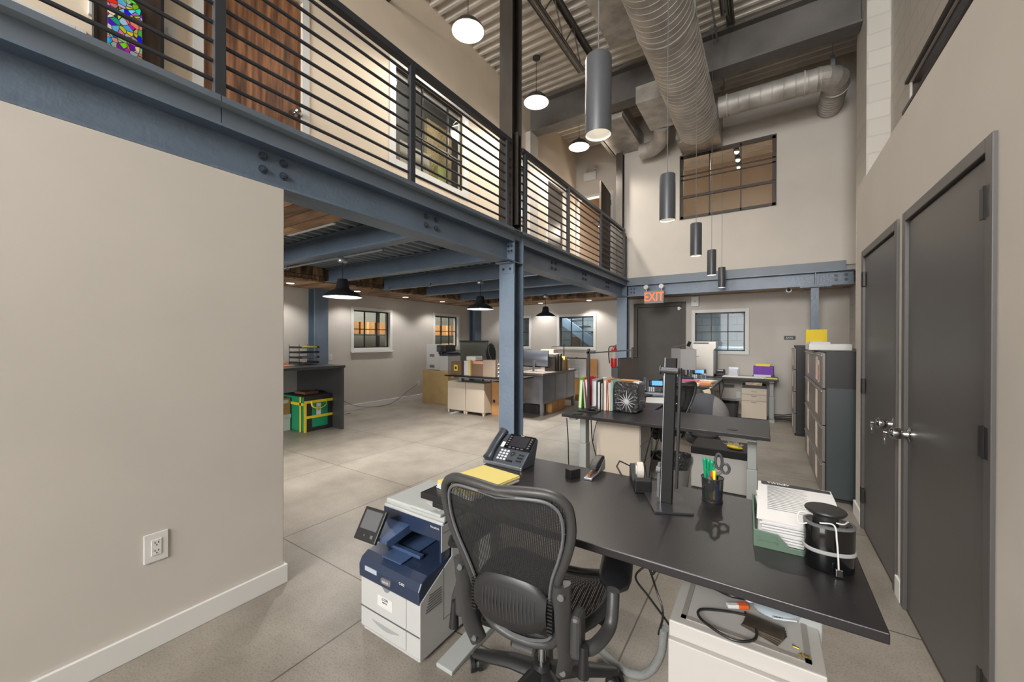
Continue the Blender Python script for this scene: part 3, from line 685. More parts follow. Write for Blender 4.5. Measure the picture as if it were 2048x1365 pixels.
labs = ['nearest and largest of the row of grey cylinder pendants', 'second nearest grey cylinder pendant, in front of the upper interior window', 'third grey cylinder pendant, hanging in the middle of the row',
        'fourth grey cylinder pendant, in front of the far beam', 'farthest and smallest grey cylinder pendant, lowest in the picture']
for i, l in enumerate(labs):
    o = p if i == 0 else dup(p, (-.625, 1.66 + 1.46 * i + (.05 if i == 4 else 0), 2.31)); o['label'] = l
p = thing('dome_pendant', 'x', 'light', (-3.05, 3.69, 5.16), group='disc pendants over the mezzanine')
SH = mat('dome_shade', (52, 50, 48), .5)
MB().lathe([(.2, 0), (.203, .004), (.19, .03), (.13, .1), (.06, .14), (.03, .17), (.012, .19)], n=36, cap=False).build('shade', SH, p, smooth=True)
MB().lathe([(.192, -.002), (.001, -.006)], n=36, cap=False).build('diffuser', LIT, p)
MB().cyl((0, 0, .18), (0, 0, .69), .004, n=6).build('cord', BLACK, p); MB().lathe([(.06, .69), (.06, .715), (.001, .715)], n=20).build('canopy', SH, p)
lamp('dome_lamp', 'SPOT', (0, 0, -.02), 125, (1, .92, .82), .18, p, 150, .35)
for i, l in enumerate(['nearest round disc pendant over the mezzanine walkway', 'middle round disc pendant over the mezzanine walkway, right of the dark post', 'farthest round disc pendant over the mezzanine, beside the big cylinder pendant']):
    o = p if i == 0 else dup(p, (-3.05, 3.69 + 1.69 * i, 5.16)); o['label'] = l
p = thing('barn_pendant', 'x', 'light', (-3.87, 2.56, 1.86), group='black barn pendants under the mezzanine')
BARN = mat('barn_black', (44, 46, 50), .5)
MB().lathe([(.2, 0), (.203, .006), (.19, .02), (.15, .055), (.085, .085), (.07, .1), (.055, .19), (.045, .2), (.012, .205)], n=40, cap=False).build('shade', BARN, p, smooth=True)
MB().lathe([(.196, .004), (.185, .018), (.14, .05), (.08, .08), (.001, .09)], n=40, cap=False).build('shade_lining', mat('shade_white', (230, 230, 232), .4), p, smooth=True)
MB().ell((0, 0, .05), .03, .03, .04).build('bulb', mat('bulb_glow', (255, 244, 226), .4, emit=4), p, smooth=True)
MB().cyl((0, 0, .2), (0, 0, .385), .004, n=6).build('cord', BLACK, p)
MB().lathe([(.05, .385), (.055, .4), (.05, .425), (.03, .44)], n=20).build('junction_box', ALU, p, smooth=True)
lamp('barn_lamp', 'SPOT', (0, 0, .0), 150, (1, .96, .9), .05, p, 120, .9); lamp('barn_lamp', 'POINT', (0, 0, .0), 10, (1, .96, .9), .03, p)
for i, (xy, l) in enumerate(zip([(-3.87, 2.56), (-3.6, 4.66), (-3.63, 6.8)], ['nearest and largest black barn pendant, left under the mezzanine', 'middle black barn pendant, left of the centre column', 'farthest black barn pendant, right of the centre column'])):
    o = p if i == 0 else dup(p, (*xy, 1.86)); o['label'] = l

# ================================================================ MEZZANINE EXTRAS
t = thing('leaning_board', 'dark wooden board with a black frame and rounded corners leaning on the mezzanine wall', 'board', (XM + .08, .82, 2.64))
MB().prism(rrect(-.165, .0, .165, 1.7, .03), 'x', -.02, .02).build('panel', DARKWD, t)
b = MB(); b.prism(rrect(-.175, -.0, -.16, 1.71, .004), 'x', -.022, .03).prism(rrect(.16, 0, .178, 1.71, .004), 'x', -.022, .03).prism(rrect(-.17, .0, .17, .012, .003), 'x', -.022, .03); b.build('frame', BLACK, t)
def deck_mat():
    m = bpy.data.materials.new('painted_deck'); m.use_nodes = True; N, L = nodes(m); b = N['Principled BSDF']
    tc = N.new('ShaderNodeTexCoord'); v = N.new('ShaderNodeTexVoronoi'); v.inputs['Scale'].default_value = 30; L.new(tc.outputs['Object'], v.inputs[0])
    hs = N.new('ShaderNodeHueSaturation'); hs.inputs['Saturation'].default_value = 1.3; hs.inputs['Value'].default_value = .9; L.new(v.outputs['Color'], hs.inputs['Color'])
    e = N.new('ShaderNodeTexVoronoi'); e.feature = 'DISTANCE_TO_EDGE'; e.inputs['Scale'].default_value = 30; L.new(tc.outputs['Object'], e.inputs[0])
    g = N.new('ShaderNodeMath'); g.operation = 'GREATER_THAN'; g.inputs[1].default_value = .05; L.new(e.outputs['Distance'], g.inputs[0])
    mx = N.new('ShaderNodeMix'); mx.data_type = 'RGBA'; mx.inputs[6].default_value = (.02, .02, .02, 1); L.new(g.outputs[0], mx.inputs[0]); L.new(hs.outputs[0], mx.inputs[7]); L.new(mx.outputs[2], b.inputs['Base Color'])
    b.inputs['Roughness'].default_value = .35; return m
t = thing('skateboard_deck', 'brightly patterned skateboard deck hung on the dark leaning board', 'skateboard', (XM + .125, .79, 3.35))
q = [(y, z) for y, z in arc(0, .3, .085, 0, 180, 10) + arc(0, -.3, .085, 180, 360, 10)]
MB().prism(q, 'x', -.006, .006).build('deck', deck_mat(), t, bevel=.003)
t = thing('wall_switch', 'white switch plate on the mezzanine wall beside the brown door', 'switch', (XM, 1.06, 3.72))
MB().box(0, -.04, -.06, .006, .04, .06).build('cover_plate', WHITE, t, bevel=.001); MB().box(.006, -.012, -.025, .012, .012, .025).build('rocker', WHITE, t)
t = thing('thermostat', 'small white box on the mezzanine wall above the walkway edge', 'box', (XM, .66, 3.6)); MB().box(0, -.025, -.05, .03, .025, .05).build('housing', WHITE, t, bevel=.003)
# things behind the mezzanine window
t = thing('storage_board', 'tan particle board standing behind the mezzanine window', 'board', (XM - .35, 4.35, 3.5)); MB().box(-.03, -.3, 0, .03, .22, 1.1).build('panel', mat('particle_board', (176, 156, 118), .8, var=.2, vs=40), t)
t = thing('storage_box', 'pale box behind the lower left of the mezzanine window', 'box', (XM - .35, 3.75, 3.4)); MB().box(-.12, -.28, 0, .12, .25, .62).build('carton', CREAM, t)
t = thing('storage_box', 'small green-yellow box behind the mezzanine window', 'box', (XM - .18, 4.2, 3.6)); MB().box(-.05, -.1, 0, .03, .12, .3).build('carton', mat('lime_card', (168, 170, 100), .8), t)
struct('wall_store', MB().box(XM - 1.6, 2.9, 2.63, XM - 1.55, 6.9, ZB), mat('store_wall', (92, 92, 90), .9))
lamp('store_fill_light', 'POINT', (XM - .9, 4.2, 5.2), 26, (1, .96, .9), .15)  # added fill to brighten the space behind the glass, no known lamp
# office beyond the open door and the big window
struct('wall_office', MB().box(-4.2, 11.2, 2.6, 1.6, 11.3, ZB + .1).box(-4.3, 8.7, 2.6, -4.2, 11.3, ZB + .1).box(1.4, 8.1, 2.6, 1.5, 11.3, ZB + .1), mat('office_tan', (206, 190, 172), .85))
struct('floor_office', MB().box(-4.2, YU + .12, 2.55, 1.5, 11.3, 2.592), mat('office_floor', (140, 110, 84), .6))
t = thing('track_light', 'black track with three lit spot heads in the office behind the upper window', 'light', (-.52, 9.2, 5.3))
MB().box(-.015, -.6, .2, .015, 1.4, .23).build('track', BLACK, t)
for k in range(3):
    h = MB().cyl((0, k * .42, .1), (.02, k * .42 - .04, -.04), .045, .055, 18).cyl((0, k * .42, .1), (0, k * .42, .2), .01).build('spot_head', GRAYP, t, smooth=True)
    MB().cyl((.021, k * .42 - .042, -.045), (.0212, k * .42 - .0424, -.0452), .046, n=18).build('lens', LITS, h)
lamp('track_lamp', 'SPOT', (0, .2, -.1), 170, (1, .92, .82), .1, t, 150, .5)
t = thing('track_light', 'small black track with spot heads seen through the open mezzanine door', 'light', (-3.35, 9.3, 4.25))
MB().box(-.35, -.012, .1, .35, .012, .12).build('track', BLACK, t)
for x in (-.1, .25):
    h = MB().cyl((x, 0, .08), (x, -.03, -.03), .035, .045, 16).build('spot_head', BLACK, t, smooth=True); MB().ell((x, -.032, -.045), .03, .03, .02).build('lens', LITS, h)
lamp('track_lamp', 'POINT', (0, -.3, -.1), 30, (1, .86, .7), .1, t)
t = thing('wooden_cabinet', 'low orange wooden cabinet behind the open mezzanine door', 'cabinet', (-3.2, 9.4, 2.6)); OW = mat('orange_wood', (166, 84, 44), .5)
MB().box(-.35, -.2, 0, .35, .2, .42).build('body', OW, t, bevel=.004); MB().box(-.37, -.22, .42, .37, .22, .46).build('top', OW, t)

# ================================================================ ROOMS SEEN THROUGH THE LOWER WINDOWS
struct('wall_warehouse', MB().box(-9.2, 3.4, 0, -9.1, 11.2, 3.2), mat('warehouse_wall', (150, 152, 146), .9))
struct('ceiling_warehouse', MB().box(-9.2, 3.4, 3.2, XL - .15, 11.2, 3.3), WALL)
struct('wall_warehouse', MB().box(-9.2, 3.3, 0, XL - .15, 3.4, 3.2).box(-9.2, 11.1, 0, XL - .15, 11.2, 3.2), WALL)
lamp('warehouse_fill_light', 'AREA', (-7.6, 6.2, 3.1), 70, (1, .94, .84), 1.0); lamp('warehouse_fill_light', 'AREA', (-7.5, 8.6, 3.1), 70, (1, .94, .84), 1.0)  # area fills added to brighten the window views, no fixtures there
t = thing('storage_shelf', 'warehouse shelf rack seen through the left-wall windows', 'shelf', (-8.3, 5.2, 0)); SB = mat('shelf_steel', (60, 74, 66), .5)
for z in (.9, 1.5, 2.1): MB().box(-.25, -.1, z, .25, 4.6, z + .03).build('shelf_board', SB, t)
for y in (-.1, 1.45, 3.0, 4.57): MB().box(.2, y, 0, .25, y + .05, 2.6).box(-.25, y, 0, -.2, y + .05, 2.6).build('upright', SB, t)
bx = thing('cardboard_box', 'x', 'box', group='cartons on the warehouse shelf'); MB().box(-.18, -.2, 0, .18, .2, .3).build('carton', CARD2, bx); MB().box(-.181, -.03, .0, .181, .03, .301).build('packing_tape', mat('tape_tan', (206, 170, 120), .4), bx)
sp = [(5.6, 1.53), (6.05, 1.53), (6.6, 1.53), (8.35, 1.53), (8.85, 1.53), (9.4, 1.53), (8.75, .93), (6.1, .93), (9.3, .93)]
for i, (y, z) in enumerate(sp):
    o = bx if i == 0 else dup(bx, (0, 0, 0)); o.location = (-8.3, y, z)
    o['label'] = 'brown carton on the warehouse shelf, ' + ['left behind the first left-wall window', 'middle behind the first left-wall window', 'right behind the first left-wall window', 'left behind the far left-wall window', 'middle behind the far left-wall window', 'right behind the far left-wall window', 'low shelf behind the far left-wall window', 'low shelf behind the first left-wall window', 'lowest right behind the far left-wall window'][i]
t = thing('yellow_machine', 'yellow plastic machine in the warehouse behind the far left-wall window', 'machine', (-7.35, 8.1, 1.16)); MB().box(-.1, -.2, 0, .1, .22, .13).box(-.12, -.3, .02, .1, -.2, .09).build('housing', mat('machine_yellow', (222, 190, 96), .5), t, bevel=.01)
MB().box(-.14, -.4, -.06, .14, .4, 0).box(-.1, -.3, -1.16, -.06, -.26, -.06).box(.06, .3, -1.16, .1, .34, -.06).box(-.1, .3, -1.16, -.06, .34, -.06).box(.06, -.3, -1.16, .1, -.26, -.06).build('stand', SB, t)
# beyond the far wall
struct('wall_stairwell', MB().box(-6.9, 11.4, 0, 1.5, 11.5, 2.55), GREYBLK)
struct('ceiling_stairwell', MB().box(-6.95, YF + .15, 2.49, 1.5, 11.5, 2.54), WALL); struct('wall_stairwell', MB().box(1.4, YF + .15, 0, 1.5, 11.5, 2.5).box(-7.0, YF + .15, 0, -6.9, 11.5, 2.5), WALL)
lamp('stairwell_lamp', 'AREA', (-4.6, 10.2, 2.4), 45, (.95, 1, .98), 1.0); lamp('stairwell_lamp', 'AREA', (-.4, 10.2, 2.4), 20, (.9, .96, 1), 1.0)
t = thing('staircase_stringer', 'blue-grey sloping stair stringer seen through the far-wall window', 'staircase', (-4.0, 10.4, 1.35)); MB().prism([(-1.4, 1.05), (-1.4, .75), (1.3, -1.1), (1.3, -.8)], 'y', 0, .06).build('stringer', BLUE, t)
for k in range(9): MB().box(-1.2 + k * .27, .06, .82 - k * .186, -.93 + k * .27, .7, .85 - k * .186).build('tread', BLUE, t)
t = thing('wall_picture', 'small framed notice on the stairwell wall', 'picture', (-5.0, 11.39, 1.3)); MB().box(-.15, -.02, -.2, .15, 0, .2).build('frame', mat('notice_brown', (110, 92, 74), .7), t)
t = thing('packing_machine', 'pale blue-white machine on a bench behind the window right of the exit door', 'machine', (-.55, 10.1, .85))
MB().box(-.45, -.25, 0, .35, .25, .3).build('body', mat('machine_white', (196, 206, 212), .4), t, bevel=.02); MB().cyl((-.42, 0, .36), (.32, 0, .36), .06, n=20).build('roll', mat('film_roll', (170, 196, 210), .3), t, smooth=True)
MB().box(.45, -.2, -.02, .75, .2, .14).build('side_tray', MATS['machine_white'], t, bevel=.02); MB().box(-.6, -.35, -.06, .9, .35, -.02).box(-.58, -.33, -.85, -.54, -.29, -.06).box(.84, -.33, -.85, .88, -.29, -.06).box(.84, .29, -.85, .88, .33, -.06).box(-.58, .29, -.85, -.54, .33, -.06).build('bench', ALU, t)

# ================================================================ DESKS
def desk(label, x0, y0, x1, y1, legs, h=.74, th=.027, foot=(0, 0), lift='y', topm=LAM, feetz=True, grom=None, keypad=None):
    """legs: list of x (lift 'y': feet run along y) or y positions"""
    t = thing('standing_desk', label, 'desk', ((x0 + x1) / 2, (y0 + y1) / 2, 0)); cx, cy = (x0 + x1) / 2, (y0 + y1) / 2; W, D = (x1 - x0) / 2, (y1 - y0) / 2
    MB().box(-W, -D, h - th, W, D, h).build('tabletop', topm, t, bevel=.003)
    f = MB()
    if lift == 'y': f.box(-W + .12, -.06, h - th - .045, W - .12, -.03, h - th).box(-W + .12, .03, h - th - .045, W - .12, .06, h - th)
    else: f.box(-.06, -D + .12, h - th - .045, -.03, D - .12, h - th).box(.03, -D + .12, h - th - .045, .06, D - .12, h - th)
    f.build('frame', FRAMEG, t)
    for l in legs:
        a = l - (cx if lift == 'y' else cy); g = MB()
        if lift == 'y':
            g.box(a - .035, -.05, .03, a + .035, .05, .42).box(a - .03, -.045, .42, a + .03, .045, h - th)
            ft = MB().prism([(-D + .02, 0), (-D + .02, .018), (-.06, .035), (.06, .035), (D - .02, .018), (D - .02, 0)], 'x', a - .045, a + .045); br = (a - .035, -D + .06, a + .035, D - .06)
        else:
            g.box(-.05, a - .035, .03, .05, a + .035, .42).box(-.045, a - .03, .42, .045, a + .03, h - th)
            ft = MB().prism([(-W + .02, 0), (-W + .02, .018), (-.06, .035), (.06, .035), (W - .02, .018), (W - .02, 0)], 'y', a - .045, a + .045); br = (-W + .06, a - .035, W - .06, a + .035)
        g.box(br[0], br[1], h - th - .03, br[2], br[3], h - th); lg = g.build('leg', FRAMEG, t, bevel=.004); ft.build('foot', FRAMEG, lg, bevel=.004)
    for (gx, gy) in (grom or []):
        MB().lathe([(.035, .0), (.035, .003), (.02, .003)], (gx - cx, gy - cy, h), n=24).build('grommet', BLACK, t)
    if keypad: MB().box(keypad[0] - cx, keypad[1] - cy, h - th - .022, keypad[0] - cx + .075, keypad[1] - cy + .05, h - th).build('keypad', BLACK, t, bevel=.003)
    return t
desk('near black-topped standing desk with pale grey legs in the foreground', -1.25, 1.2, .24, 1.9, (-1.13, .12), keypad=(-1.18, 1.2))
desk('second black-topped standing desk, beyond the foreground one', -1.53, 3.175, .033, 3.86, (-1.45, -.08), grom=[(-.2, 3.32)])
desk('black return desk holding the phone and keyboard behind the second desk', -1.56, 3.87, -.88, 5.3, (4.15, 5.0), lift='x')
desk('cluttered black desk in front of the exit door wall', -1.5, 6.1, -.62, 7.75, (6.4, 7.45), lift='x')
desk('black desk against the far wall under the window right of the exit door', -1.3, 7.95, .2, 8.6, (-1.15, .1))
t = thing('desk_socket', 'round black pop-up socket at the left corner of the second desk', 'socket', (-1.4, 3.24, .74)); MB().lathe([(.045, 0), (.045, .006), (.038, .01), (.001, .011)], n=24).build('cap', BLACK, t, smooth=True)

# ================================================================ MESH OFFICE CHAIR (sitter faces +y)
SEATM = meshfab('chair_mesh', (26, 26, 26), 46, 'X', .1)
CHF = mat('chair_frame_grey', (58, 58, 58), .42, bump=.05, bs=200); CHD = mat('chair_dark', (36, 36, 37), .4)
def make_chair(label, group):
    t = thing('office_chair', label, 'chair', (0, 0, 0), 0, group)
    b = MB(); b.lathe([(.05, .055), (.055, .07), (.04, .12), (.032, .15)], n=20)
    for k in range(5):
        a = 2 * PI * k / 5 + .62; c, s = math.cos(a), math.sin(a)
        b.tube([(.03 * c, .03 * s, .11), (.13 * c, .13 * s, .105), (.24 * c, .24 * s, .082), (.305 * c, .305 * s, .07)], [.042, .036, .03, .024], 10, flat=.6)
    b.build('base', CHD, t, smooth=True)
    for k in range(5):
        a = 2 * PI * k / 5 + .62; c, s = .3 * math.cos(a), .3 * math.sin(a); T = XF((c, s, 0), a + .7)
        cs = at(T).cyl((-.024, 0, .03), (-.008, 0, .03), .03, n=20).cyl((.008, 0, .03), (.024, 0, .03), .03, n=20).cyl((-.01, 0, .03), (.01, 0, .03), .012).tube([(0, 0, .03), (0, 0, .07)], .012)
        o = cs.build('caster', BLACK, t, smooth=True)
        at(T).lathe([(.017, -.0255), (.017, .0255)], (0, 0, .03), n=16, axis='x').build('hub_cap', GRAYP, o)
    MB().cyl((0, 0, .12), (0, 0, .34), .02, n=18).build('gas_column', CHROME, t, smooth=True)
    MB().box(-.07, -.12, .31, .07, .1, .36).prism([(-.2, .33), (-.1, .3), (.12, .3), (.16, .34), (.1, .37), (-.16, .37)], 'x', -.05, .05).build('tilt_mechanism', CHD, t, bevel=.012)
    MB().tube([(.06, .05, .33), (.2, .06, .34)], .008).ell((.23, .06, .34), .035, .02, .018).build('lever', BLACK, t, smooth=True)
    # seat ring and mesh
    def sring(k, n=36):
        a = 2 * PI * k / n; x = math.cos(a); y = math.sin(a); e = .72
        X = .25 * math.copysign(abs(x) ** e, x) * (1 - .06 * (y < 0) * abs(y)); Y = .235 * math.copysign(abs(y) ** e, y)
        return (X, Y + .04, .415 + .035 * (X / .25) ** 2 - (.05 * max(0, y) ** 3))
    P = [sring(k) for k in range(37)]; MB().tube(P, .019, 10).build('seat_frame', CHF, t, smooth=True)
    g = MB(); n = 36; rings = []
    for f in (1, .8, .6, .4, .2, .02): rings.append([(sring(k)[0] * f, .04 + (sring(k)[1] - .04) * f, .395 + (sring(k)[2] - .395) * f ** 2) for k in range(n)])
    g.loft(rings, cap=False).build('seat_mesh', SEATM, t, smooth=True)
    # back outline (x, z), broad shoulders, narrow waist
    half = [(0, .945), (.1, .955), (.17, .952), (.208, .925), (.218, .88), (.214, .82), (.194, .75), (.168, .68), (.15, .6), (.148, .52), (.142, .45), (.11, .395), (.05, .375), (0, .372)]
    def yb(x, z): return -.2 - .17 * (max(0, z - .385) / .56) ** 1.15 - .03 * math.sin(PI * (z - .39) / .56) + .55 * x * x
    pr = half + [(-x, z) for x, z in half[::-1][1:-1]]; pts = [(x, yb(x, z), z) for x, z in pr]; c = curve(pts + pts[:1], 4)
    MB().tube(c, .0165, 10, flat=.9).build('back_frame', CHF, t, smooth=True)
    inner = [(p[0] * .9, p[1] - .012, .66 + (p[2] - .66) * .94) for p in c]; MB().tube(inner, .005, 6).build('mesh_trim', GRAYP, t, smooth=True)
    top = MB(); tt = [p for p in c if p[2] > .915]
    MB().tube([(x, yb(x, .925) + .001, .925 + .012 * (1 - (x / .2) ** 2)) for x in [-.165 + .033 * k for k in range(11)]], [.014 + .012 * (1 - abs(k - 5) / 5) for k in range(11)], 10, flat=.55).build('top_band', CHF, t, smooth=True)
    g = MB(); rings = []; m = len(c) - 1
    for f in (1, .8, .6, .4, .2, .02):
        rr = []
        for k in range(m):
            x, z = c[k][0] * f, .66 + (c[k][2] - .66) * f; rr.append((x, yb(x, z) - .0 * (1 - f), z))
        rings.append(rr)
    g.loft(rings, cap=False).build('back_mesh', SEATM, t, smooth=True)
    # lumbar pad with ribs
    b = MB(); rings = []
    for i in range(13):
        x = -.128 + .256 * i / 12; h = .08 * math.sqrt(max(0, 1 - (abs(x) / .138) ** 2.6)) + .01; yy = yb(x, .56) - .024
        rings.append([(x, yy + .016 * math.cos(a), .56 + h * math.sin(a) - .03 * abs(x)) for a in [2 * PI * k / 16 for k in range(16)]])
    lp = b.loft(rings).build('lumbar_pad', CHD, t, smooth=True)
    r = MB()
    for i in range(15):
        x = -.09 + .18 * i / 14; h = .052 * math.sqrt(max(0, 1 - (abs(x) / .12) ** 2))
        r.tube([(x, yb(x, .56) - .042 + abs(z) * .12, .556 + z) for z in (-h, -h / 2, 0, h / 2, h)], .0022, 6)
    r.build('rib', CHF, lp, smooth=True)
    for s in (-1, 1):
        b = MB()
        for i in range(11): b.box(s * .136 - .009, yb(.17, .56) - .035, .49 + i * .011, s * .136 + .009, yb(.17, .56) - .012, .4955 + i * .011)
        b.build('ratchet', BLACK, lp)
    # side uprights, yoke, arms
    for s in (-1, 1):
        x = .176 * s; pth = curve([(x * .9, -.215, .33), (x, -.245, .42), (x, -.275, .54), (x * 1.02, -.295, .665)], 4)
        u = MB().tube(pth, [.029] * len(pth), 12, flat=.5).build('side_upright', CHF, t, smooth=True)
        for p in (pth[1], pth[-2]): MB().cyl((p[0] + .0, p[1] - .012, p[2]), (p[0], p[1] - .022, p[2]), .011, n=12).build('screw', GRAYP, u)
        MB().tube([(x, -.2, .4), (.15 * s, -.13, .34), (.05 * s, -.04, .33)], [.03, .028, .03], 10, flat=.7).build('yoke', CHF, t, smooth=True)
        MB().cbox(.21 * s, -.235, .49, .035, .07, .13).build('arm_clamp', CHF, t, bevel=.012)
        MB().tube(curve([(.22 * s, -.23, .44), (.255 * s, -.21, .445), (.285 * s, -.13, .46), (.29 * s, -.1, .52), (.285 * s, -.07, .59)], 5), .021, 12).build('arm_support', CHF, t, smooth=True)
        MB().tube([(.235 * s, -.255, .47), (.235 * s, -.26, .38)], [.012, .018], 10).build('arm_lever', BLACK, t, smooth=True)
        rg = []
        for i in range(9):
            y = -.17 + .29 * i / 8; q = math.sqrt(max(.02, 1 - ((i - 4) / 4.15) ** 4)); rg.append([((.285 - .12 * y) * s + .055 * q * math.cos(a), y, .612 + .03 * q * math.sin(a)) for a in [2 * PI * k / 18 for k in range(18)]])
        MB().loft(rg).build('arm_pad', mat('arm_pad', (28, 28, 29), .32), t, smooth=True)
        MB().ell((.25 * s, .0, .36), .02, .045, .045, 14, 8).build('tension_knob', BLACK, t, smooth=True)
    return t
ch = make_chair('black mesh office chair with its back to the viewer at the near desk', 'black mesh office chairs')
ch.location = (-.722, 1.335, 0); ch.rotation_euler = (0, 0, R(7))
c2 = dup(ch, (-1.03, 4.6, 0), R(60), 'black mesh office chair behind the second desk beside the grey ball')
t = thing('ball_chair', 'grey fabric exercise ball chair with a dark band, behind the mesh chair', 'chair', (-.7, 5.95, 0))
BALLG = mat('ball_grey', (132, 130, 130), .9, bump=.3, bs=300)
MB().ell((0, 0, .36), .31, .31, .31, 36, 20).build('ball', BALLG, t, smooth=True)
b = MB(); rings = []
for k in range(25):
    a = PI * k / 24; rings.append([(dx, -.315 * math.cos(a), .36 + .315 * math.sin(a)) for dx in (-.1, .1)])
b.loft([[(-.13 + .26 * j / 6, -math.sqrt(.316 ** 2 - (-.13 + .26 * j / 6) ** 2) * math.cos(PI * k / 24), .36 + math.sqrt(.316 ** 2 - (-.13 + .26 * j / 6) ** 2) * math.sin(PI * k / 24)) for j in range(7)] for k in range(25)], cap=False, closed=False).build('band', mat('ball_band', (70, 72, 80), .8), t, smooth=True)
MB().lathe([(.2, 0), (.22, .01), (.2, .07), (.16, .1)], n=30).build('base_ring', DARKG, t, smooth=True)
# ================================================================ NEAR DESK: things around and on it
def printer(label, loc, rz, s=1.0):
    t = thing('multifunction_printer', label, 'printer', loc, rz); t.scale = (s, s, s); W, D = .405, .47
    MB().box(.012, .012, 0, W - .012, D - .02, .03).box(0, .004, .02, W, D, .27).build('body', PRN, t, bevel=.006)
    b = MB().prism([(.3, .25), (D, .25), (D, .56), (.14, .56), (.14, .47), (.3, .47)], 'x', 0, W); b.build('rear_housing', PRN, t, bevel=.005)
    MB().prism([(.0, .02), (D, .02), (D, .55), (.13, .55), (.13, .43), (.2, .43), (.2, .385), (.05, .3), (0, .27)], 'x', W, W + .004).build('side_cover', PRN, t, bevel=.001)
    MB().prism([(-.004, .26), (-.006, .32), (.01, .35), (.045, .368), (.3, .385), (.3, .26)], 'x', -.003, W + .001).build('front_cover', NAVY, t, bevel=.006)
    MB().box(.006, .295, .37, W - .006, .302, .475).box(.006, .14, .37, .018, .3, .475).box(W - .018, .14, .37, W - .006, .3, .475).build('output_cavity', NAVY, t)
    MB().box(.03, .29, .4, W - .05, .297, .44).build('paper_slot', BLACK, t)
    MB().prism([(.03, .372), (.29, .388), (.29, .393), (.03, .378)], 'x', .12, .25).box(.1, .1, .38, .3, .125, .395).build('paper_stop', mat('navy_clear', (64, 84, 118), .2, coat=.4), t, bevel=.002)
    MB().prism([(.138, .47), (.138, .545), (.15, .56), (D, .56), (D, .47)], 'x', -.002, W + .001).build('scanner_front', NAVY, t, bevel=.006)
    MB().box(.002, .15, .556, W, D - .01, .585).build('scanner_lid', mat('lid_grey', (176, 180, 178), .45), t, bevel=.008)
    f = MB().prism([(.2, .13), (.4, .13), (.4, .42), (.2, .42)], 'z', .585, .6).build('document_feeder', MATS['lid_grey'], t, bevel=.006)
    MB().prism([(.24, .2), (.37, .16), (.39, .3), (.26, .33)], 'z', .6, .603).build('feeder_tray', PRN, f); MB().box(.27, .22, .603, .31, .26, .607).build('paper_guide', GRAYP, f)
    MB().prism([(.16, .46), (.14, .5), (-.0, .475), (-.0, .46), (.03, .44)], 'x', .045, .19).build('side_shelf', mat('navy_light', (62, 82, 118), .35), t, bevel=.003)
    T = XF((.01, -.04, .46), R(4), R(-32)); q = at(T).box(0, -.008, 0, .14, .01, .145).build('control_screen', BLACK, t, bevel=.004)
    at(T).box(.016, -.0095, .05, .124, -.0075, .132).build('display', mat('screen_off', (92, 94, 96), .15), q)
    at(T).cyl((.06, -.0095, .025), (.06, -.0075, .025), .004, n=12).box(.1, -.0095, .018, .115, -.0078, .032).build('button', GRAYP, q)
    d = MB().prism(rrect(.055, .125, .32, .262, .012), 'y', 0, .006).build('bypass_door', PRN, t, bevel=.001)
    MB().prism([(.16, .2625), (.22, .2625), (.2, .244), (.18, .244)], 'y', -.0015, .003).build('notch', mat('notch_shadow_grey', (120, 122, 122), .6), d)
    st = MB().box(.13, -.0012, .165, .23, .0, .215).build('service_sticker', mat('sticker_grey', (206, 206, 204), .6), d)
    INK = mat('ink_dark', (46, 46, 48), .6)
    text('.COM', (.18, -.0016, .204), .018, INK, st); text('SERVICE', (.18, -.0016, .19), .009, INK, st)
    d = MB().box(.055, -.001, .03, .32, .006, .118).build('paper_drawer', PRN, t, bevel=.003)
    MB().prism([(.09, .085)] + [(.09 + .19 * k / 10, .085 - .02 * math.sin(PI * k / 10)) for k in range(11)], 'y', -.003, .0).build('drawer_pull', mat('pull_grey', (150, 152, 152), .5), d)
    MB().box(0, -.0005, .119, W, .005, .122).build('seam', GRAYP, t)
    MB().prism(rrect(.165, .285, .232, .312, .012), 'y', -.013, -.004).build('badge', ALU, t, bevel=.001); text('xerox', (.198, -.0138, .2985), .017, WHITE, t)
    MB().box(.045, -.0075, .304, .13, -.004, .324).build('name_plate', mat('plate_grey', (170, 178, 190), .4), t); text('C405', (.3, -.0076, .322), .016, WHITE, t); text('VersaLink', (W - .045, .1355, .53), .014, WHITE, t)
    v = MB()
    for i in range(7): v.box(W + .004, .03 + .004 * i, .21 + i * .011, W + .0055, .13, .214 + i * .011)
    v.build('vent', GRAYP, t)
    v = MB().box(W + .004, .14, .12, W + .005, .142, .36).box(W + .004, .14, .12, W + .005, .4, .122).box(W + .004, .4, .12, W + .005, .402, .5).box(W + .004, .14, .515, W + .005, D, .517).build('panel_seam', GRAYP, t)
    return t
printer('navy and white multifunction printer standing on the floor left of the near office chair', (-1.637, 1.18, 0), 0)

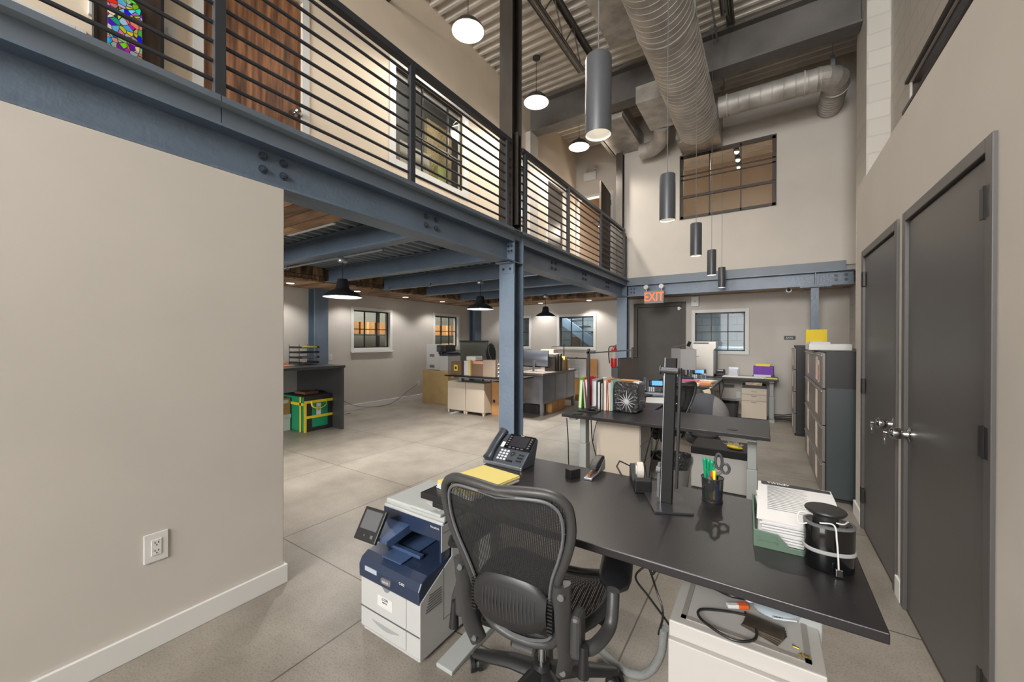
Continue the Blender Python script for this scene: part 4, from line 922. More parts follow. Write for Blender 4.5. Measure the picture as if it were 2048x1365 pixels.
def phone(label, loc, rz, lit):
    t = thing('desk_phone', label, 'phone', loc, rz); A = R(50)
    MB().prism([(-.085, 0), (-.085, .02), (.055, .135), (.07, .125), (.035, .0)], 'x', -.1, .13).build('body', mat('phone_grey', (66, 72, 80), .4), t, bevel=.005)
    MB().box(-.115, -.1, 0, .135, -.085, .018).build('front_strip', ALU, t, bevel=.003)
    T = XF((0, -.085, .022), 0, math.atan2(.115, .14))
    bz = at(T).box(-.035, .085, 0, .13, .178, .006).build('screen_bezel', BLACKG, t, bevel=.002)
    at(T).box(-.008, .1, .006, .1, .168, .007).build('display', mat('lcd_lit', (80, 140, 205), .3, emit=.7) if lit else mat('lcd_off', (44, 44, 50), .12), bz)
    k = MB(); k.T = T
    for i in range(5):
        k.box(-.026, .1 + i * .014, .006, -.014, .107 + i * .014, .008).box(.108, .1 + i * .014, .006, .12, .107 + i * .014, .008)
    for i in range(4): k.box(-.004 + i * .026, .0885, .006, .012 + i * .026, .0945, .0075)
    k.build('line_keys', GRAYP, t)
    k = MB(); k.T = T
    for r in range(4):
        for c in range(3): k.box(-.04 + c * .021, .012 + r * .017, .0, -.026 + c * .021, .022 + r * .017, .005)
    k.build('keypad', mat('key_light', (196, 200, 206), .4), t)
    at(T).lathe([(.014, .001), (.014, .006), (.006, .006), (.005, .004), (.001, .004)], (.045, .055, 0), n=20).build('navigation_key', CHROME, t, smooth=True)
    k = MB(); k.T = T
    for r in range(3):
        for c in range(2): k.box(.08 + c * .018, .02 + r * .018, 0, .093 + c * .018, .026 + r * .018, .004)
    k.box(.02, .01, 0, .06, .018, .004).build('function_keys', BLACK, t)
    h = MB(); rg = []
    for i in range(13):
        u = i / 12; w = .022 + .007 * (abs(u - .5) * 2) ** 3; hh = .012 + .014 * (abs(u - .5) * 2) ** 4; yy = -.005 + .19 * u; zz = .012 + .012 * math.sin(PI * u)
        rg.append([tuple(T @ Vector((-.085 + w * math.cos(a), yy, zz + hh * math.sin(a)))) for a in [2 * PI * k / 16 for k in range(16)]])
    h.loft(rg).build('handset', mat('handset_grey', (52, 58, 66), .35), t, smooth=True)
    at(T).box(-.055, .085, .006, -.034, .118, .0075).build('label_sticker', PAPER, t) if not lit else None
    MB().tube([(-.1 - .02 * math.sin(i * .9) - .0003 * i, -.06 + i * .004, .012 + .006 * math.cos(i * 1.9)) for i in range(26)], .0035, 6).build('coiled_cord', BLACK, t, smooth=True)
    if not lit: text('Yealink', tuple(T @ Vector((.046, .173, .0068))), .008, PAPER, t, rot=(math.atan2(.115, .14), 0, 0))
    return t
phone('dark grey desk phone with unlit screen on the near desk', (-1.15, 1.765, .74), R(-3), False)
t = thing('paper_stack', 'stack of yellow-topped legal paper on the left end of the near desk', 'paper', (-1.09, 1.4, .74), R(-8))
for k in range(5):
    MB().cbox(.003 * (k % 2), .002 * k, .004 + .006 * k, .235, .29, .005).build('paper_ream', PAPER if k < 3 else YELLOWP, t)
t = thing('power_adapter', 'small black power adapter brick on the near desk beside the stapler', 'adapter', (-.775, 1.735, .74), R(-25))
MB().box(-.022, -.03, 0, .022, .03, .042).build('brick', BLACK, t, bevel=.003); MB().box(-.03, -.012, .015, -.022, -.009, .021).box(-.03, .009, .015, -.022, .012, .021).build('prong', CHROME, t)
t = thing('stapler', 'silver and black stapler on the near desk', 'stapler', (-.7, 1.83, .74), R(2))
MB().prism([(-.1, 0), (-.1, .012), (.0, .014), (.075, .05), (.1, .06), (.105, 0)], 'x', -.02, .02).build('base', ALU, t, bevel=.003)
MB().prism([(-.035, .03), (-.03, .052), (.0, .062), (.06, .075), (.1, .07), (.1, .05), (.0, .03)], 'x', -.018, .018).build('handle', BLACK, t, bevel=.005)
MB().box(-.006, -.085, .014, .006, .0, .024).build('staple_tray', mat('copper_staples', (176, 120, 80), .3, .8), t)
t = thing('tape_dispenser', 'black tape dispenser with a clear tape roll on the near desk', 'tape dispenser', (-.475, 1.8, .74), R(24)); t.scale = (1.35, 1.1, 1.1)
MB().prism([(-.085, 0), (-.09, .05), (-.08, .062), (-.05, .035), (-.02, .028), (.02, .05), (.05, .078), (.07, .06), (.07, 0)], 'x', -.026, .026).build('body', BLACK, t, bevel=.004)
MB().lathe([(.034, -.01), (.034, .01), (.018, .01), (.018, -.01), (.034, -.01)], (0, .005, .062), n=28, axis='x', cap=False).build('tape_roll', mat('tape_film', (196, 190, 180), .2), t, smooth=True)
MB().lathe([(.018, -.012), (.018, .012)], (0, .005, .062), n=20, axis='x').build('core', WHITE, t, smooth=True)
MB().tube([(-.01, .07 + .0, .05), (-.06, .06, .08), (-.075, .0, .075), (-.06, -.03, .045)], .003, 6).build('cable_loop', BLACK, t, smooth=True)
t = thing('monitor_stand', 'tall black monitor stand pole with a flat steel base on the near desk', 'stand', (-.33, 1.665, .74), R(-64.5))
MB().box(-.103, -.072, 0, .103, .072, .008).build('base_plate', mat('stand_plate', (70, 70, 72), .25, .5), t, bevel=.001)
q = XF((0, 0, 0), R(64.5), 0, R(1.6))
at(q).box(-.021, -.018, .008, .019, .012, .59).build('pole', mat('pole_black', (18, 18, 19), .75), t, bevel=.002)
at(q).box(.024, .014, .06, .034, .035, .55).build('rear_rail', BLACK, t, bevel=.001)
at(q).box(-.023, -.02, .008, -.021, .01, .59).build('pole_edge', ALU, t)
for z in (.54, ): at(q).cyl((-.036, -.02, z), (.03, -.02, z), .013, n=18).cyl((-.04, -.02, z), (-.036, -.02, z), .018, n=18).build('clamp', DARKG, t, smooth=True)
at(q).cyl((-.045, .0, .13), (-.028, .0, .13), .014, n=16).box(-.04, -.006, .02, -.03, .006, .16).build('cable_clip', GRAYP, t)
t = thing('pen_cup', 'round black wire-mesh pen cup on the near desk', 'cup', (-.18, 1.8, .74)); MESHC = meshfab('cup_mesh', (26, 26, 26), 140, 'X', .45)
MB().lathe([(.037, .002), (.041, .095)], n=32, cap=False).build('mesh_wall', MESHC, t, smooth=True)
r = MB().lathe([(.038, 0), (.038, .005)], n=32); r.tube([(.0415 * math.cos(a), .0415 * math.sin(a), .096) for a in [2 * PI * k / 32 for k in range(33)]], .0022, 6); r.tube([(.038 * math.cos(a), .038 * math.sin(a), .004) for a in [2 * PI * k / 32 for k in range(33)]], .002, 6); r.build('rim', BLACK, t)
t = thing('scissors', 'scissors with grey handles standing in the mesh pen cup', 'scissors', (-.165, 1.8, .75))
MB().tube([(.0, 0, .01), (.004, 0, .11)], [.004, .007], 8, flat=.3).build('blade', CHROME, t)
for c, rx, rz_ in (((.008, 0, .155), .012, .03), ((.032, .0, .13), .014, .019)):
    MB().tube([(c[0] + rx * math.cos(a), c[1], c[2] + rz_ * math.sin(a)) for a in [2 * PI * k / 20 for k in range(21)]], .0055, 8).build('handle', DARKG, t, smooth=True)
MB().tube([(.004, 0, .1), (.02, 0, .115)], .006, 8).build('handle_joint', GRAYP, t, smooth=True)
for k, (dx, dy, h) in enumerate([(-.026, -.004, .155), (-.014, .004, .15), (-.003, -.004, .148)]):
    t = thing('cactus_pen', 'green cactus-shaped pen in the mesh pen cup, ' + ['leftmost and tallest', 'middle', 'rightmost of the three'][k], 'pen', (-.18 + dx, 1.795 + dy, .75), 0, 'green cactus pens')
    MB().tube([(.004, 0, 0), (0, 0, h - .045), (-.003 + .002 * k, 0, h)], [.004, .006, .008], 8).build('barrel', GREEN, t, smooth=True); MB().ell((-.002 + .002 * k, 0, h), .0085, .0085, .011, 12, 6).build('tip', GREEN, t, smooth=True)
    MB().tube([(0, 0, h - .04), (.01 - .01 * (k == 2), 0, h - .038), (.012, 0, h - .015)], .005, 6).build('side_arm', GREEN, t, smooth=True)
for k, (dx, dy, c, n, z) in enumerate([(-.0, -.012, (220, 60, 40), 'red-capped', .115), (.008, -.014, (222, 226, 40), 'yellow-green', .118), (.02, -.02, (30, 80, 190), 'blue', .06)]):
    t = thing('highlighter', n + ' highlighter in the mesh pen cup', 'highlighter', (-.18 + dx, 1.8 + dy, .75)); m = mat('marker_' + n.replace('-', '_'), c, .4)
    MB().tube([(0, 0, 0), (0, 0, z - .02)], .0055, 10).build('barrel', m, t, smooth=True); MB().tube([(0, 0, z - .02), (0, 0, z)], .0065, 10).build('cap', m, t, smooth=True)
t = thing('computer_mouse', 'dark grey computer mouse standing in the mesh pen cup', 'mouse', (-.188, 1.775, .79), 0)
MB().ell((0, 0, .02), .02, .012, .035, 16, 10).build('shell', DARKG, t, smooth=True); MB().box(-.003, -.0125, .03, .003, -.01, .045).build('wheel', ALU, t)

# letter tray with papers
t = thing('letter_tray', 'green plastic letter tray full of papers at the right of the near desk', 'tray', (.09, 1.65, .74), R(2)); TG = mat('tray_green', (84, 106, 90), .4)
b = MB().box(-.125, -.165, 0, .125, .165, .004).box(-.125, -.165, 0, -.12, .165, .055).box(.12, -.165, 0, .125, .165, .055).box(-.125, .16, 0, .125, .165, .055)
b.prism([(-.125, 0), (-.125, .055), (-.06, .05), (-.03, .018), (.03, .018), (.06, .05), (.125, .055), (.125, 0)], 'y', -.169, -.165); b.build('tray', TG, t, bevel=.001)
MB().box(-.11, -.172, .02, -.06, -.169, .024).box(-.11, -.172, .02, -.107, -.169, .035).box(-.063, -.172, .02, -.06, -.169, .035).build('label_holder', TG, t)
t = thing('paper_pile', 'messy pile of printed papers in the green letter tray', 'paper', (.09, 1.65, .744), R(2)); random.seed(3)
for k in range(9):
    q = at(XF((random.uniform(-.004, .004), random.uniform(-.004, .008), .006 + k * .008), R(random.uniform(-3, 3)))); q.box(-.105, -.145, 0, .105, .15, .0055).build('sheet_bundle', PAPER, t)
q = at(XF((0, .02, .082), R(-2), R(4))); rg = []
for i in range(9): y = -.16 + .33 * i / 8; z = .012 * math.sin(PI * i / 8) + .002; rg.append([(-.11, y, z), (.115, y, z + .004), (.115, y, z + .006), (-.11, y, z + .002)])
top = q.loft(rg).build('top_sheet', PAPER, t, smooth=False)
at(XF((0, .02, .082), R(-2), R(4))).box(-.1, .128, .0125, .11, .15, .0145).build('headline_bar', mat('ink_dark', (46, 46, 48), .6), top)
text('TWINSV', tuple(XF((0, .02, .082), R(-2), R(4)) @ Vector((-.045, .139, .0152))), .019, PAPER, top, rot=(R(4), 0, R(-2)))
tl = MB(); tl.T = XF((0, .02, .082), R(-2), R(4))
for i in range(17):
    y = .11 - i * .0125; z = .012 * math.sin(PI * (y + .16) / .33) + .0052; tl.box(-.08, y, z, .04 + .05 * ((i * 7) % 3) / 2, y + .0028, z + .0012)
tl.build('print_line', mat('print_grey', (130, 130, 130), .8), top)
# oval fan
def oval(rx, ry, z, n=40, e=.85): return [(rx * math.copysign(abs(math.cos(2 * PI * k / n)) ** e, math.cos(2 * PI * k / n)), ry * math.copysign(abs(math.sin(2 * PI * k / n)) ** e, math.sin(2 * PI * k / n)), z) for k in range(n)]
t = thing('charger_tower', 'glossy black oval container with a grey band and round lid on the near desk', 'charger', (.158, 1.455, .74), R(10))
MB().loft([oval(.056, .04, 0), oval(.058, .042, .005), oval(.06, .044, .128), oval(.058, .042, .132)]).build('body', BLACKG, t, smooth=True)
MB().loft([oval(.0605, .0445, .126), oval(.061, .045, .133), oval(.055, .039, .134), oval(.053, .037, .131)]).build('top_ring', GRAYP, t, smooth=True)
MB().loft([oval(.0605, .0445, .052), oval(.0625, .0465, .054), oval(.0625, .0465, .061), oval(.0605, .0445, .063)]).build('band', mat('band_grey', (150, 152, 152), .5), t, smooth=True)
MB().lathe([(.03, .132), (.03, .158), (.046, .16), (.05, .166), (.048, .17), (.001, .171)], (-.008, .0, 0), n=36).build('round_pad', BLACK, t, smooth=True)
MB().tube(curve([(-.03, -.03, .137), (-.0, -.042, .14), (.004, -.05, .1), (.006, -.053, .06), (.008, -.052, .02)], 6), .0022, 6).build('cable', PAPER, t, smooth=True)
MB().box(0, -.058, .004, .016, -.05, .024).build('usb_plug', CHROME, t, bevel=.001)
MB().tube(curve([(-.05, -.02, .13), (-.075, -.01, .12), (-.07, 0, .15), (-.03, 0, .146), (.02, -.025, .14), (.045, 0, .14)], 6), .002, 6).build('cable_loop', PAPER, t, smooth=True)

# pedestals
def pedestal(label, loc, rz, w, d, h, splits, m=OFFW, recess=True, pulls=True):
    t = thing('drawer_pedestal', label, 'cabinet', loc, rz)
    MB().box(-w / 2, -d / 2 + .02, .03, w / 2, d / 2, h).build('body', m, t, bevel=.004)
    z0 = .03
    for z in splits:
        dr = MB().box(-w / 2 + .002, -d / 2, z0 + .002, w / 2 - .002, -d / 2 + .019, z - .002).build('drawer', m, t, bevel=.003)
        if pulls: MB().box(-.04, -d / 2 - .002, z - .035, .04, -d / 2, z - .022).build('drawer_pull', mat('pull_shadow', (140, 138, 134), .5), dr)
        z0 = z
    MB().cyl((w / 2 - .045, -d / 2 - .004, h - .045), (w / 2 - .045, -d / 2 + .001, h - .045), .009, n=16).build('lock', CHROME, t)
    if recess:
        b = MB()
        for x0, y0, x1, y1 in ((-w / 2 + .03, -d / 2 + .05, -w / 2 + .045, d / 2 - .03), (w / 2 - .045, -d / 2 + .05, w / 2 - .03, d / 2 - .03), (-w / 2 + .03, -d / 2 + .05, w / 2 - .03, -d / 2 + .065)): b.box(x0, y0, h, x1, y1, h + .003)
        b.build('top_rib', mat('rib_grey', (150, 144, 138), .5), t)
    for x in (-w / 2 + .04, w / 2 - .04):
        for y in (-d / 2 + .06, d / 2 - .05): MB().cyl((x - .01, y, .015), (x + .01, y, .015), .015, n=14).build('caster', BLACK, t)
    return t
pedestal('white steel drawer pedestal under the right end of the near desk', (-.055, 1.53, 0), 0, .392, .5, .52, (.19, .33, .475), pulls=False)
t = thing('black_cable', 'looped black cable lying on the white pedestal under the near desk', 'cable', (-.1, 1.38, .523))
MB().tube(curve([(.06, .06, .008), (.0, .04, .01), (-.07, -.0, .012), (-.06, -.06, .02), (.02, -.1, .02), (.075, -.07, .02), (.08, .0, .012), (.05, .07, .008)], 8), .004, 8).build('cord', BLACK, t, smooth=True)
t = thing('network_cable', 'tangle of black and white cables with an orange clip on the pedestal', 'cable', (-.09, 1.5, .523))
MB().tube(curve([(-.06, .05, .01), (.0, .06, .02), (.05, .03, .015), (.0, 0, .02), (-.05, .03, .01)], 6), .007, 8).build('cord', BLACK, t, smooth=True)
MB().tube(curve([(.03, .05, .03), (.07, .03, .025), (.05, -.0, .02), (.02, .02, .03)], 6), .005, 8).build('white_cord', PAPER, t, smooth=True)
at(XF((.02, -.03, .004), R(30))).box(-.035, -.008, 0, .0, .008, .012).build('plug', WHITE, t, bevel=.002); at(XF((.02, -.03, .004), R(30))).box(.0, -.01, 0, .03, .01, .013).build('clip', mat('clip_orange', (220, 96, 40), .4), t, bevel=.002)
t = thing('parts_bag', 'clear plastic bag with a white barcode label on the pedestal', 'bag', (.035, 1.5, .523), R(20))
MB().ell((0, 0, .02), .065, .05, .018, 16, 8).build('bag_film', mat('bag_film', (170, 182, 190), .15), t, smooth=True); lb = MB().box(-.03, -.052, .022, .035, -.02, .026).build('label_card', PAPER, t)
b = MB(); [b.box(-.025 + k * .004, -.05, .026, -.0235 + k * .004 + .001 * (k % 2), -.03, .0265) for k in range(6)]; b.build('barcode', BLACK, lb)
t = thing('card_stack', 'stack of small dark printed cards on the pedestal', 'cards', (.0, 1.4, .523), R(-15))
for k in range(4): at(XF((0, 0, k * .004), R(k * 5 - 8))).box(-.05, -.032, 0, .05, .032, .0035).build('card', mat('dark_card', (66, 58, 50), .4, var=.3, vs=20), t)
for k, (x, y) in enumerate([(.07, 1.37), (.085, 1.34), (.105, 1.345)]):
    t = thing('brass_screw', 'tiny brass screw on the pedestal, ' + ['farthest from the camera', 'middle one', 'nearest the pedestal edge'][k], 'screw', (x, y, .523), k * 1.3, 'brass screws on the pedestal'); MB().cyl((0, 0, .004), (.014, 0, .003), .002, n=8).build('shank', mat('brass', (190, 160, 60), .3, .9), t); MB().lathe([(.0045, -.001), (.0045, .002)], (0, 0, .004), n=12, axis='x').build('head', MATS['brass'], t)
t = thing('cable_bundle', 'bundle of black cables hanging from the near desk into a grey sleeve', 'cable', (-.36, 1.5, 0))
MB().tube(curve([(.0, 0, .71), (-.03, .0, .62), (-.0, .0, .55), (.035, 0, .62), (.0, 0, .7)], 6), .005, 8).tube(curve([(.01, 0, .71), (-.01, .0, .6), (.012, .0, .53), (.03, 0, .6), (.015, 0, .71)], 6), .005, 8).build('cable_loop', BLACK, t, smooth=True)
MB().tube(curve([(.0, .02, .56), (-.05, .0, .5), (0.0, 0, .44), (.06, .02, .36), (.09, .04, .3)], 6), .004, 8).tube(curve([(.0, -.0, .55), (.02, .02, .47), (.05, .0, .4), (.03, .02, .3)], 6), .004, 8).build('cord', BLACK, t, smooth=True)
MB().tube(curve([(.05, .02, .33), (.03, .05, .2), (-.03, .08, .08), (-.12, .1, .035), (-.25, .16, .03)], 8), .016, 12).build('sleeve', mat('sleeve_grey', (132, 134, 132), .6, bump=.3, bs=150), t, smooth=True)
MB().tube(curve([(.0, .0, .58), (.06, .05, .6), (.1, .06, .57), (.04, .02, .55)], 6), .0035, 6).build('grey_cord', GRAYP, t, smooth=True)

# ================================================================ SECOND DESK
t = thing('desk_lamp', 'slim black LED arm lamp on a square base at the left of the second desk', 'lamp', (-1.375, 3.43, .74))
MB().box(-.09, -.06, 0, .1, .07, .012).build('base', BLACK, t, bevel=.003); MB().box(-.012, -.01, .01, .01, .01, .58).build('pole', BLACK, t, bevel=.002)
MB().bar((-.01, 0, .54), (.4, .0, .575), .014, .012).bar((-.02, 0, .545), (.06, 0, .548), .02, .02).build('arm', BLACK, t); MB().box(.395, -.008, .5, .41, .008, .6).build('arm_end', BLACK, t)
MB().ell((.04, -.01, .03), .045, .03, .02, 14, 8).tube(curve([(.05, -.03, .02), (.09, -.02, .03), (.07, .02, .05), (.02, .03, .03)], 5), .004).build('cable_tangle', BLACK, t, smooth=True)
FY = 3.66
def folder(label, x, w, h, c, tilt=0, d=.24, y=FY, nm='file_folder'):
    t = thing(nm, label, 'folder', (x, y, .741), 0, 'files standing on the second desk'); m = mat('folder_' + '_'.join(map(str, c)), c, .6)
    q = at(XF((0, 0, 0), 0, 0, R(tilt))); q.box(-w / 2, -d / 2, 0, -w / 2 + .003, d / 2, h).box(w / 2 - .003, -d / 2, 0, w / 2, d / 2, h * .97).box(-w / 2, -d / 2, 0, w / 2, d / 2, .003).build('cover', m, t)
    at(XF((0, 0, 0), 0, 0, R(tilt))).box(-w / 2 + .004, -d / 2 + .005, .003, w / 2 - .004, d / 2 - .006, h * .93).build('sheets', PAPER, t)
    return t
for x, w, h, c, tl, n in ((-1.51, .03, .29, (124, 206, 40), 3, 'bright green plastic folder at the left end of the file row'), (-1.455, .012, .27, (190, 196, 190), -4, 'grey folder beside the bright green one'), (-1.415, .026, .3, (204, 30, 56), -7, 'bright red folder leaning behind the black lamp pole'),
                       (-1.365, .045, .285, (168, 172, 180), 0, 'wide pale grey binder right of the red folder'), (-1.318, .028, .28, (52, 46, 32), 0, 'black and yellow edged folder in the file row'), (-1.288, .018, .27, (40, 38, 38), 0, 'black folder in the middle of the file row'),
                       (-1.258, .026, .3, (216, 190, 156), 0, 'cream folder in the file row, taller than its neighbours'), (-1.235, .014, .285, (206, 96, 60), 2, 'thin orange folder in the file row'), (-1.212, .02, .28, (196, 170, 120), 0, 'tan folder in the file row'),
                       (-1.192, .012, .285, (150, 200, 196), 0, 'pale teal folder next to the wrapped package')):
    folder(n, x, w, h, c, tl)
t = thing('wrapped_package', 'black block of supplies wrapped in shiny clear plastic on the second desk', 'package', (-1.065, 3.66, .742))
def wrapm():
    m = bpy.data.materials.new('shrink_wrap'); m.use_nodes = True; N, L = nodes(m); b = N['Principled BSDF']
    b.inputs['Base Color'].default_value = rgb((44, 44, 46)); b.inputs['Roughness'].default_value = .18; b.inputs['Coat Weight'].default_value = .6
    tc = N.new('ShaderNodeTexCoord'); g = N.new('ShaderNodeTexNoise'); g.inputs['Scale'].default_value = 16; g.inputs['Distortion'].default_value = 2.5; L.new(tc.outputs['Object'], g.inputs[0])
    bp = N.new('ShaderNodeBump'); bp.inputs['Strength'].default_value = 1; bp.inputs['Distance'].default_value = .03; L.new(g.outputs['Fac'], bp.inputs['Height']); L.new(bp.outputs[0], b.inputs['Normal']); return m
MB().prism(rrect(-.11, .0, .115, .275, .03), 'y', -.12, .12).build('wrapped_block', wrapm(), t, bevel=.012)
b = MB()
for k in range(14):
    a = 2 * PI * k / 14 + .2; l = .075 + .03 * ((k * 5) % 4) / 3; b.tube([(.01, -.128, .1), (.01 + l * math.cos(a) * .6, -.124, .1 + l * math.sin(a) * .6), (.01 + l * math.cos(a), -.121, .1 + l * math.sin(a))], [.005, .003, .0012], 5)
b.build('wrap_knot', mat('wrap_white', (190, 192, 196), .2), t, smooth=True); MB().box(.06, -.1, .265, .115, .02, .279).build('label_card', PAPER, t)
t = thing('cardboard_sheet', 'light brown cardboard edge on top of the wrapped package', 'cardboard', (-1.08, 3.7, 1.019)); MB().prism([(-.09, -.05), (.1, -.07), (.09, .05), (-.08, .06)], 'z', 0, .006).build('sheet', CARD, t)
# under the second desk

t = thing('steel_cabinet', 'tall cream steel cabinet under the left half of the second desk', 'cabinet', (-1.1, 3.62, 0)); MB().box(-.2, -.18, .02, .19, .2, .66).build('body', CREAM, t, bevel=.004); MB().box(.19, -.17, .03, .195, .19, .3).box(.19, -.17, .31, .195, .19, .47).box(.19, -.17, .48, .195, .19, .65).build('drawer', OFFW, t)
MB().box(-.15, -.16, 0, .15, .18, .02).build('plinth', BLACK, t)
t = thing('drawer_pedestal', 'low white pedestal with a black cushion top behind the second desk', 'cabinet', (-.345, 4.235, 0)); MB().box(-.24, -.2, .02, .24, .2, .33).build('body', OFFW, t, bevel=.004); MB().box(-.243, -.205, .33, .243, .205, .4).build('cushion', mat('cushion_black', (34, 33, 33), .8), t, bevel=.01)
MB().box(-.22, -.18, 0, .22, .18, .02).build('plinth', BLACK, t)
t = thing('duster', 'white and yellow spiky duster lying on the black cushion', 'duster', (-.23, 4.12, .4), R(-20)); MB().ell((0, 0, .02), .07, .035, .018, 16, 8).build('base', YEL, t, smooth=True)
b = MB(); random.seed(5)
for k in range(60):
    a = random.uniform(0, 2 * PI); e = random.uniform(.1, 1.3); x = random.uniform(-.05, .05); l = random.uniform(.03, .06); b.tube([(x, 0, .03), (x + l * math.cos(a) * math.cos(e), l * math.sin(a) * math.cos(e) * .7, .035 + l * math.sin(e) * .7)], [.003, .001], 4)
b.build('bristle', mat('bristle_cream', (222, 214, 190), .7), t)
t = thing('waste_bin', 'small bin lined with a shiny black plastic bag under the second desk', 'bin', (-.7, 4.02, 0)); MB().lathe([(.09, 0), (.12, .26), (.125, .27), (.115, .26), (.085, .01)], n=24, cap=True).build('bin', mat('bin_grey', (120, 118, 114), .4), t, smooth=True)
b = MB(); b.lathe([(.115, .18), (.135, .25), (.13, .3), (.1, .29), (.08, .2), (.03, .12)], n=18); o = b.build('bin_liner', wrapm(), t, smooth=True)
for k, (x, y, zz, n) in enumerate([(-1.49, 3.2, .03, 'black cable dropping straight from the pop-up socket of the second desk'), (-1.3, 3.3, .1, 'thin black cable with a yellow tag hanging under the second desk'), (-.1, 3.95, .05, 'thin black cable hanging beside the right leg of the second desk')]):
    t = thing('hanging_cable', n, 'cable', (x, y, 0)); MB().tube(curve([(.0, 0, .7), (.015, 0, .5), (.02 + .05 * (k == 1), .0, .3), (.03 + .06 * (k == 1), .02, zz)], 6), .005, 6).build('cord', BLACK, t, smooth=True)
    if k == 1: MB().tube(curve([(.06, 0, .7), (.03, 0, .58), (.02, 0, .5)], 5), .0035, 6).build('second_cord', BLACK, t); MB().box(.03, -.008, .3, .055, .008, .36).build('tag', YEL, t)
t = thing('cable_run', 'pair of black cables curving down beside the tape dispenser side of the second desk', 'cable', (-.86, 3.3, 0)); MB().tube(curve([(.1, 0, .7), (.04, 0, .45), (-.02, .05, .2), (-.06, .1, .01)], 6), .006, 6).tube(curve([(.14, 0, .6), (.08, 0, .4), (.05, .05, .2), (.02, .1, .01)], 6), .005, 6).build('cord', BLACK, t, smooth=True)

# return desk behind
phone('desk phone with a lit blue screen on the return desk behind the wrapped package', (-1.17, 5.02, .74), R(14), True).scale = (1.15, 1.15, 1.15)
t = thing('keyboard', 'dark keyboard on the return desk in front of the phone', 'keyboard', (-1.25, 4.62, .741), R(70)); MB().box(-.21, -.07, 0, .21, .07, .014).build('base', DARKG, t, bevel=.003)
b = MB()
for r in range(5):
    for c in range(15): b.box(-.2 + c * .0268, -.06 + r * .025, .014, -.178 + c * .0268, -.039 + r * .025, .019)
b.build('keys', mat('key_dark', (70, 52, 56), .5), t)
t = thing('desk_paper', 'white sheets lying at the near end of the return desk', 'paper', (-.98, 4.45, .741), R(20)); MB().prism([(-.15, -.2), (.16, -.2), (.16, .2), (-.1, .2)], 'z', 0, .006).build('sheet', PAPER, t)
t = thing('white_ring_binder', 'pale upright notebook standing by the monitor stand pole line on the return desk', 'notebook', (-.93, 4.95, .741), R(25)); MB().prism([(-.1, 0), (.1, 0), (.1, .03), (-.1, .24)], 'y', -.01, .01).build('cover', mat('notebook_pale', (190, 194, 204), .5), t)
t = thing('paper_tray', 'small white tray of papers at the back of the return desk', 'tray', (-1.02, 5.15, .741), R(10)); MB().box(-.13, -.1, 0, .13, .1, .03).build('tray', WHITE, t, bevel=.004); MB().box(-.11, -.08, .03, .11, .08, .04).build('papers', PAPER, t)
t = thing('computer_monitor', 'computer monitor turned side-on at the back of the return desk', 'monitor', (-1.47, 5.0, .74), R(78)); SCR = mat('screen_dark', (88, 78, 76), .25)
MB().box(-.24, -.012, .1, .24, .012, .44).build('casing', BLACK, t, bevel=.004); MB().box(-.232, -.014, .11, .232, -.012, .43).build('screen', SCR, t); MB().box(-.03, .012, .02, .03, .03, .25).build('neck', BLACK, t); MB().box(-.1, -.06, 0, .1, .09, .012).build('foot', BLACK, t, bevel=.003)
t = thing('computer_tower', 'black computer tower behind the side-on monitor', 'computer', (-1.72, 5.5, .0)); MB().box(-.09, -.15, .0, .09, .15, 1.02).build('case', BLACK, t, bevel=.006)
t = thing('label_printer', 'dark grey label printer behind the file row', 'printer', (-1.4, 4.1, .74), R(-20)); MB().prism([(-.1, 0), (.12, 0), (.12, .24), (-.02, .26), (-.1, .2)], 'x', -.08, .08).build('body', DARKG, t, bevel=.006); MB().box(-.05, -.06, .245, .05, -.04, .262).build('paper_edge', PAPER, t)

# far cluttered desk and the far wall desk
phone('desk phone with a lit blue screen on the far cluttered desk', (-.98, 7.2, .74), R(8), True).scale = (1.25, 1.25, 1.25)
random.seed(11)
for k, (x, y, w, d, h, c, n) in enumerate([(-.95, 6.28, .3, .22, .03, (226, 224, 220), 'white paper heap at the near edge of the far cluttered desk'), (-.98, 6.55, .26, .2, .05, (196, 96, 130), 'pink box on the far cluttered desk'), (-.76, 6.42, .2, .2, .04, (220, 150, 100), 'orange paper pile on the far cluttered desk'),
                                      (-1.2, 6.7, .2, .2, .07, (70, 56, 110), 'purple box on the far cluttered desk'), (-1.1, 6.95, .22, .16, .06, (52, 60, 60), 'dark green folder pile on the far cluttered desk'), (-.75, 6.85, .2, .2, .03, (230, 214, 190), 'cream papers right of the far cluttered desk'), (-1.25, 7.15, .1, .1, .08, (150, 200, 70), 'lime green cup on the far cluttered desk')]):
    t = thing('paper_pile' if 'pa' in n and 'box' not in n else 'desk_box', n, 'paper' if 'paper' in n else 'box', (x, y, .741), R(random.uniform(-20, 20)))
    for j in range(3): at(XF((0, 0, j * h / 3), R(random.uniform(-8, 8)))).box(-w / 2, -d / 2, 0, w / 2, d / 2, h / 3 - .001).build('layer', mat('clutter_%d' % k, c, .6), t)
t = thing('hanging_papers', 'cream papers hanging over the front edge of the far cluttered desk', 'paper', (-.68, 6.09, .7)); MB().prism([(-.06, .0), (.07, .04), (.03, .05), (.05, -.04), (-.02, -.06)], 'y', -.012, -.008).build('sheet', mat('cream_paper', (226, 218, 190), .7), t)
t = thing('dual_monitor', 'pair of angled monitors seen from behind on the far cluttered desk', 'monitor', (-1.2, 6.9, .74), R(-16))
MB().box(-.12, -.01, .2, .03, .015, .53).build('screen_panel', mat('monitor_back', (132, 130, 130), .4), t, bevel=.004); at(XF((.03, 0, 0), R(18))).box(0, -.012, .18, .24, .015, .52).build('screen_panel', MATS['monitor_back'], t, bevel=.004)
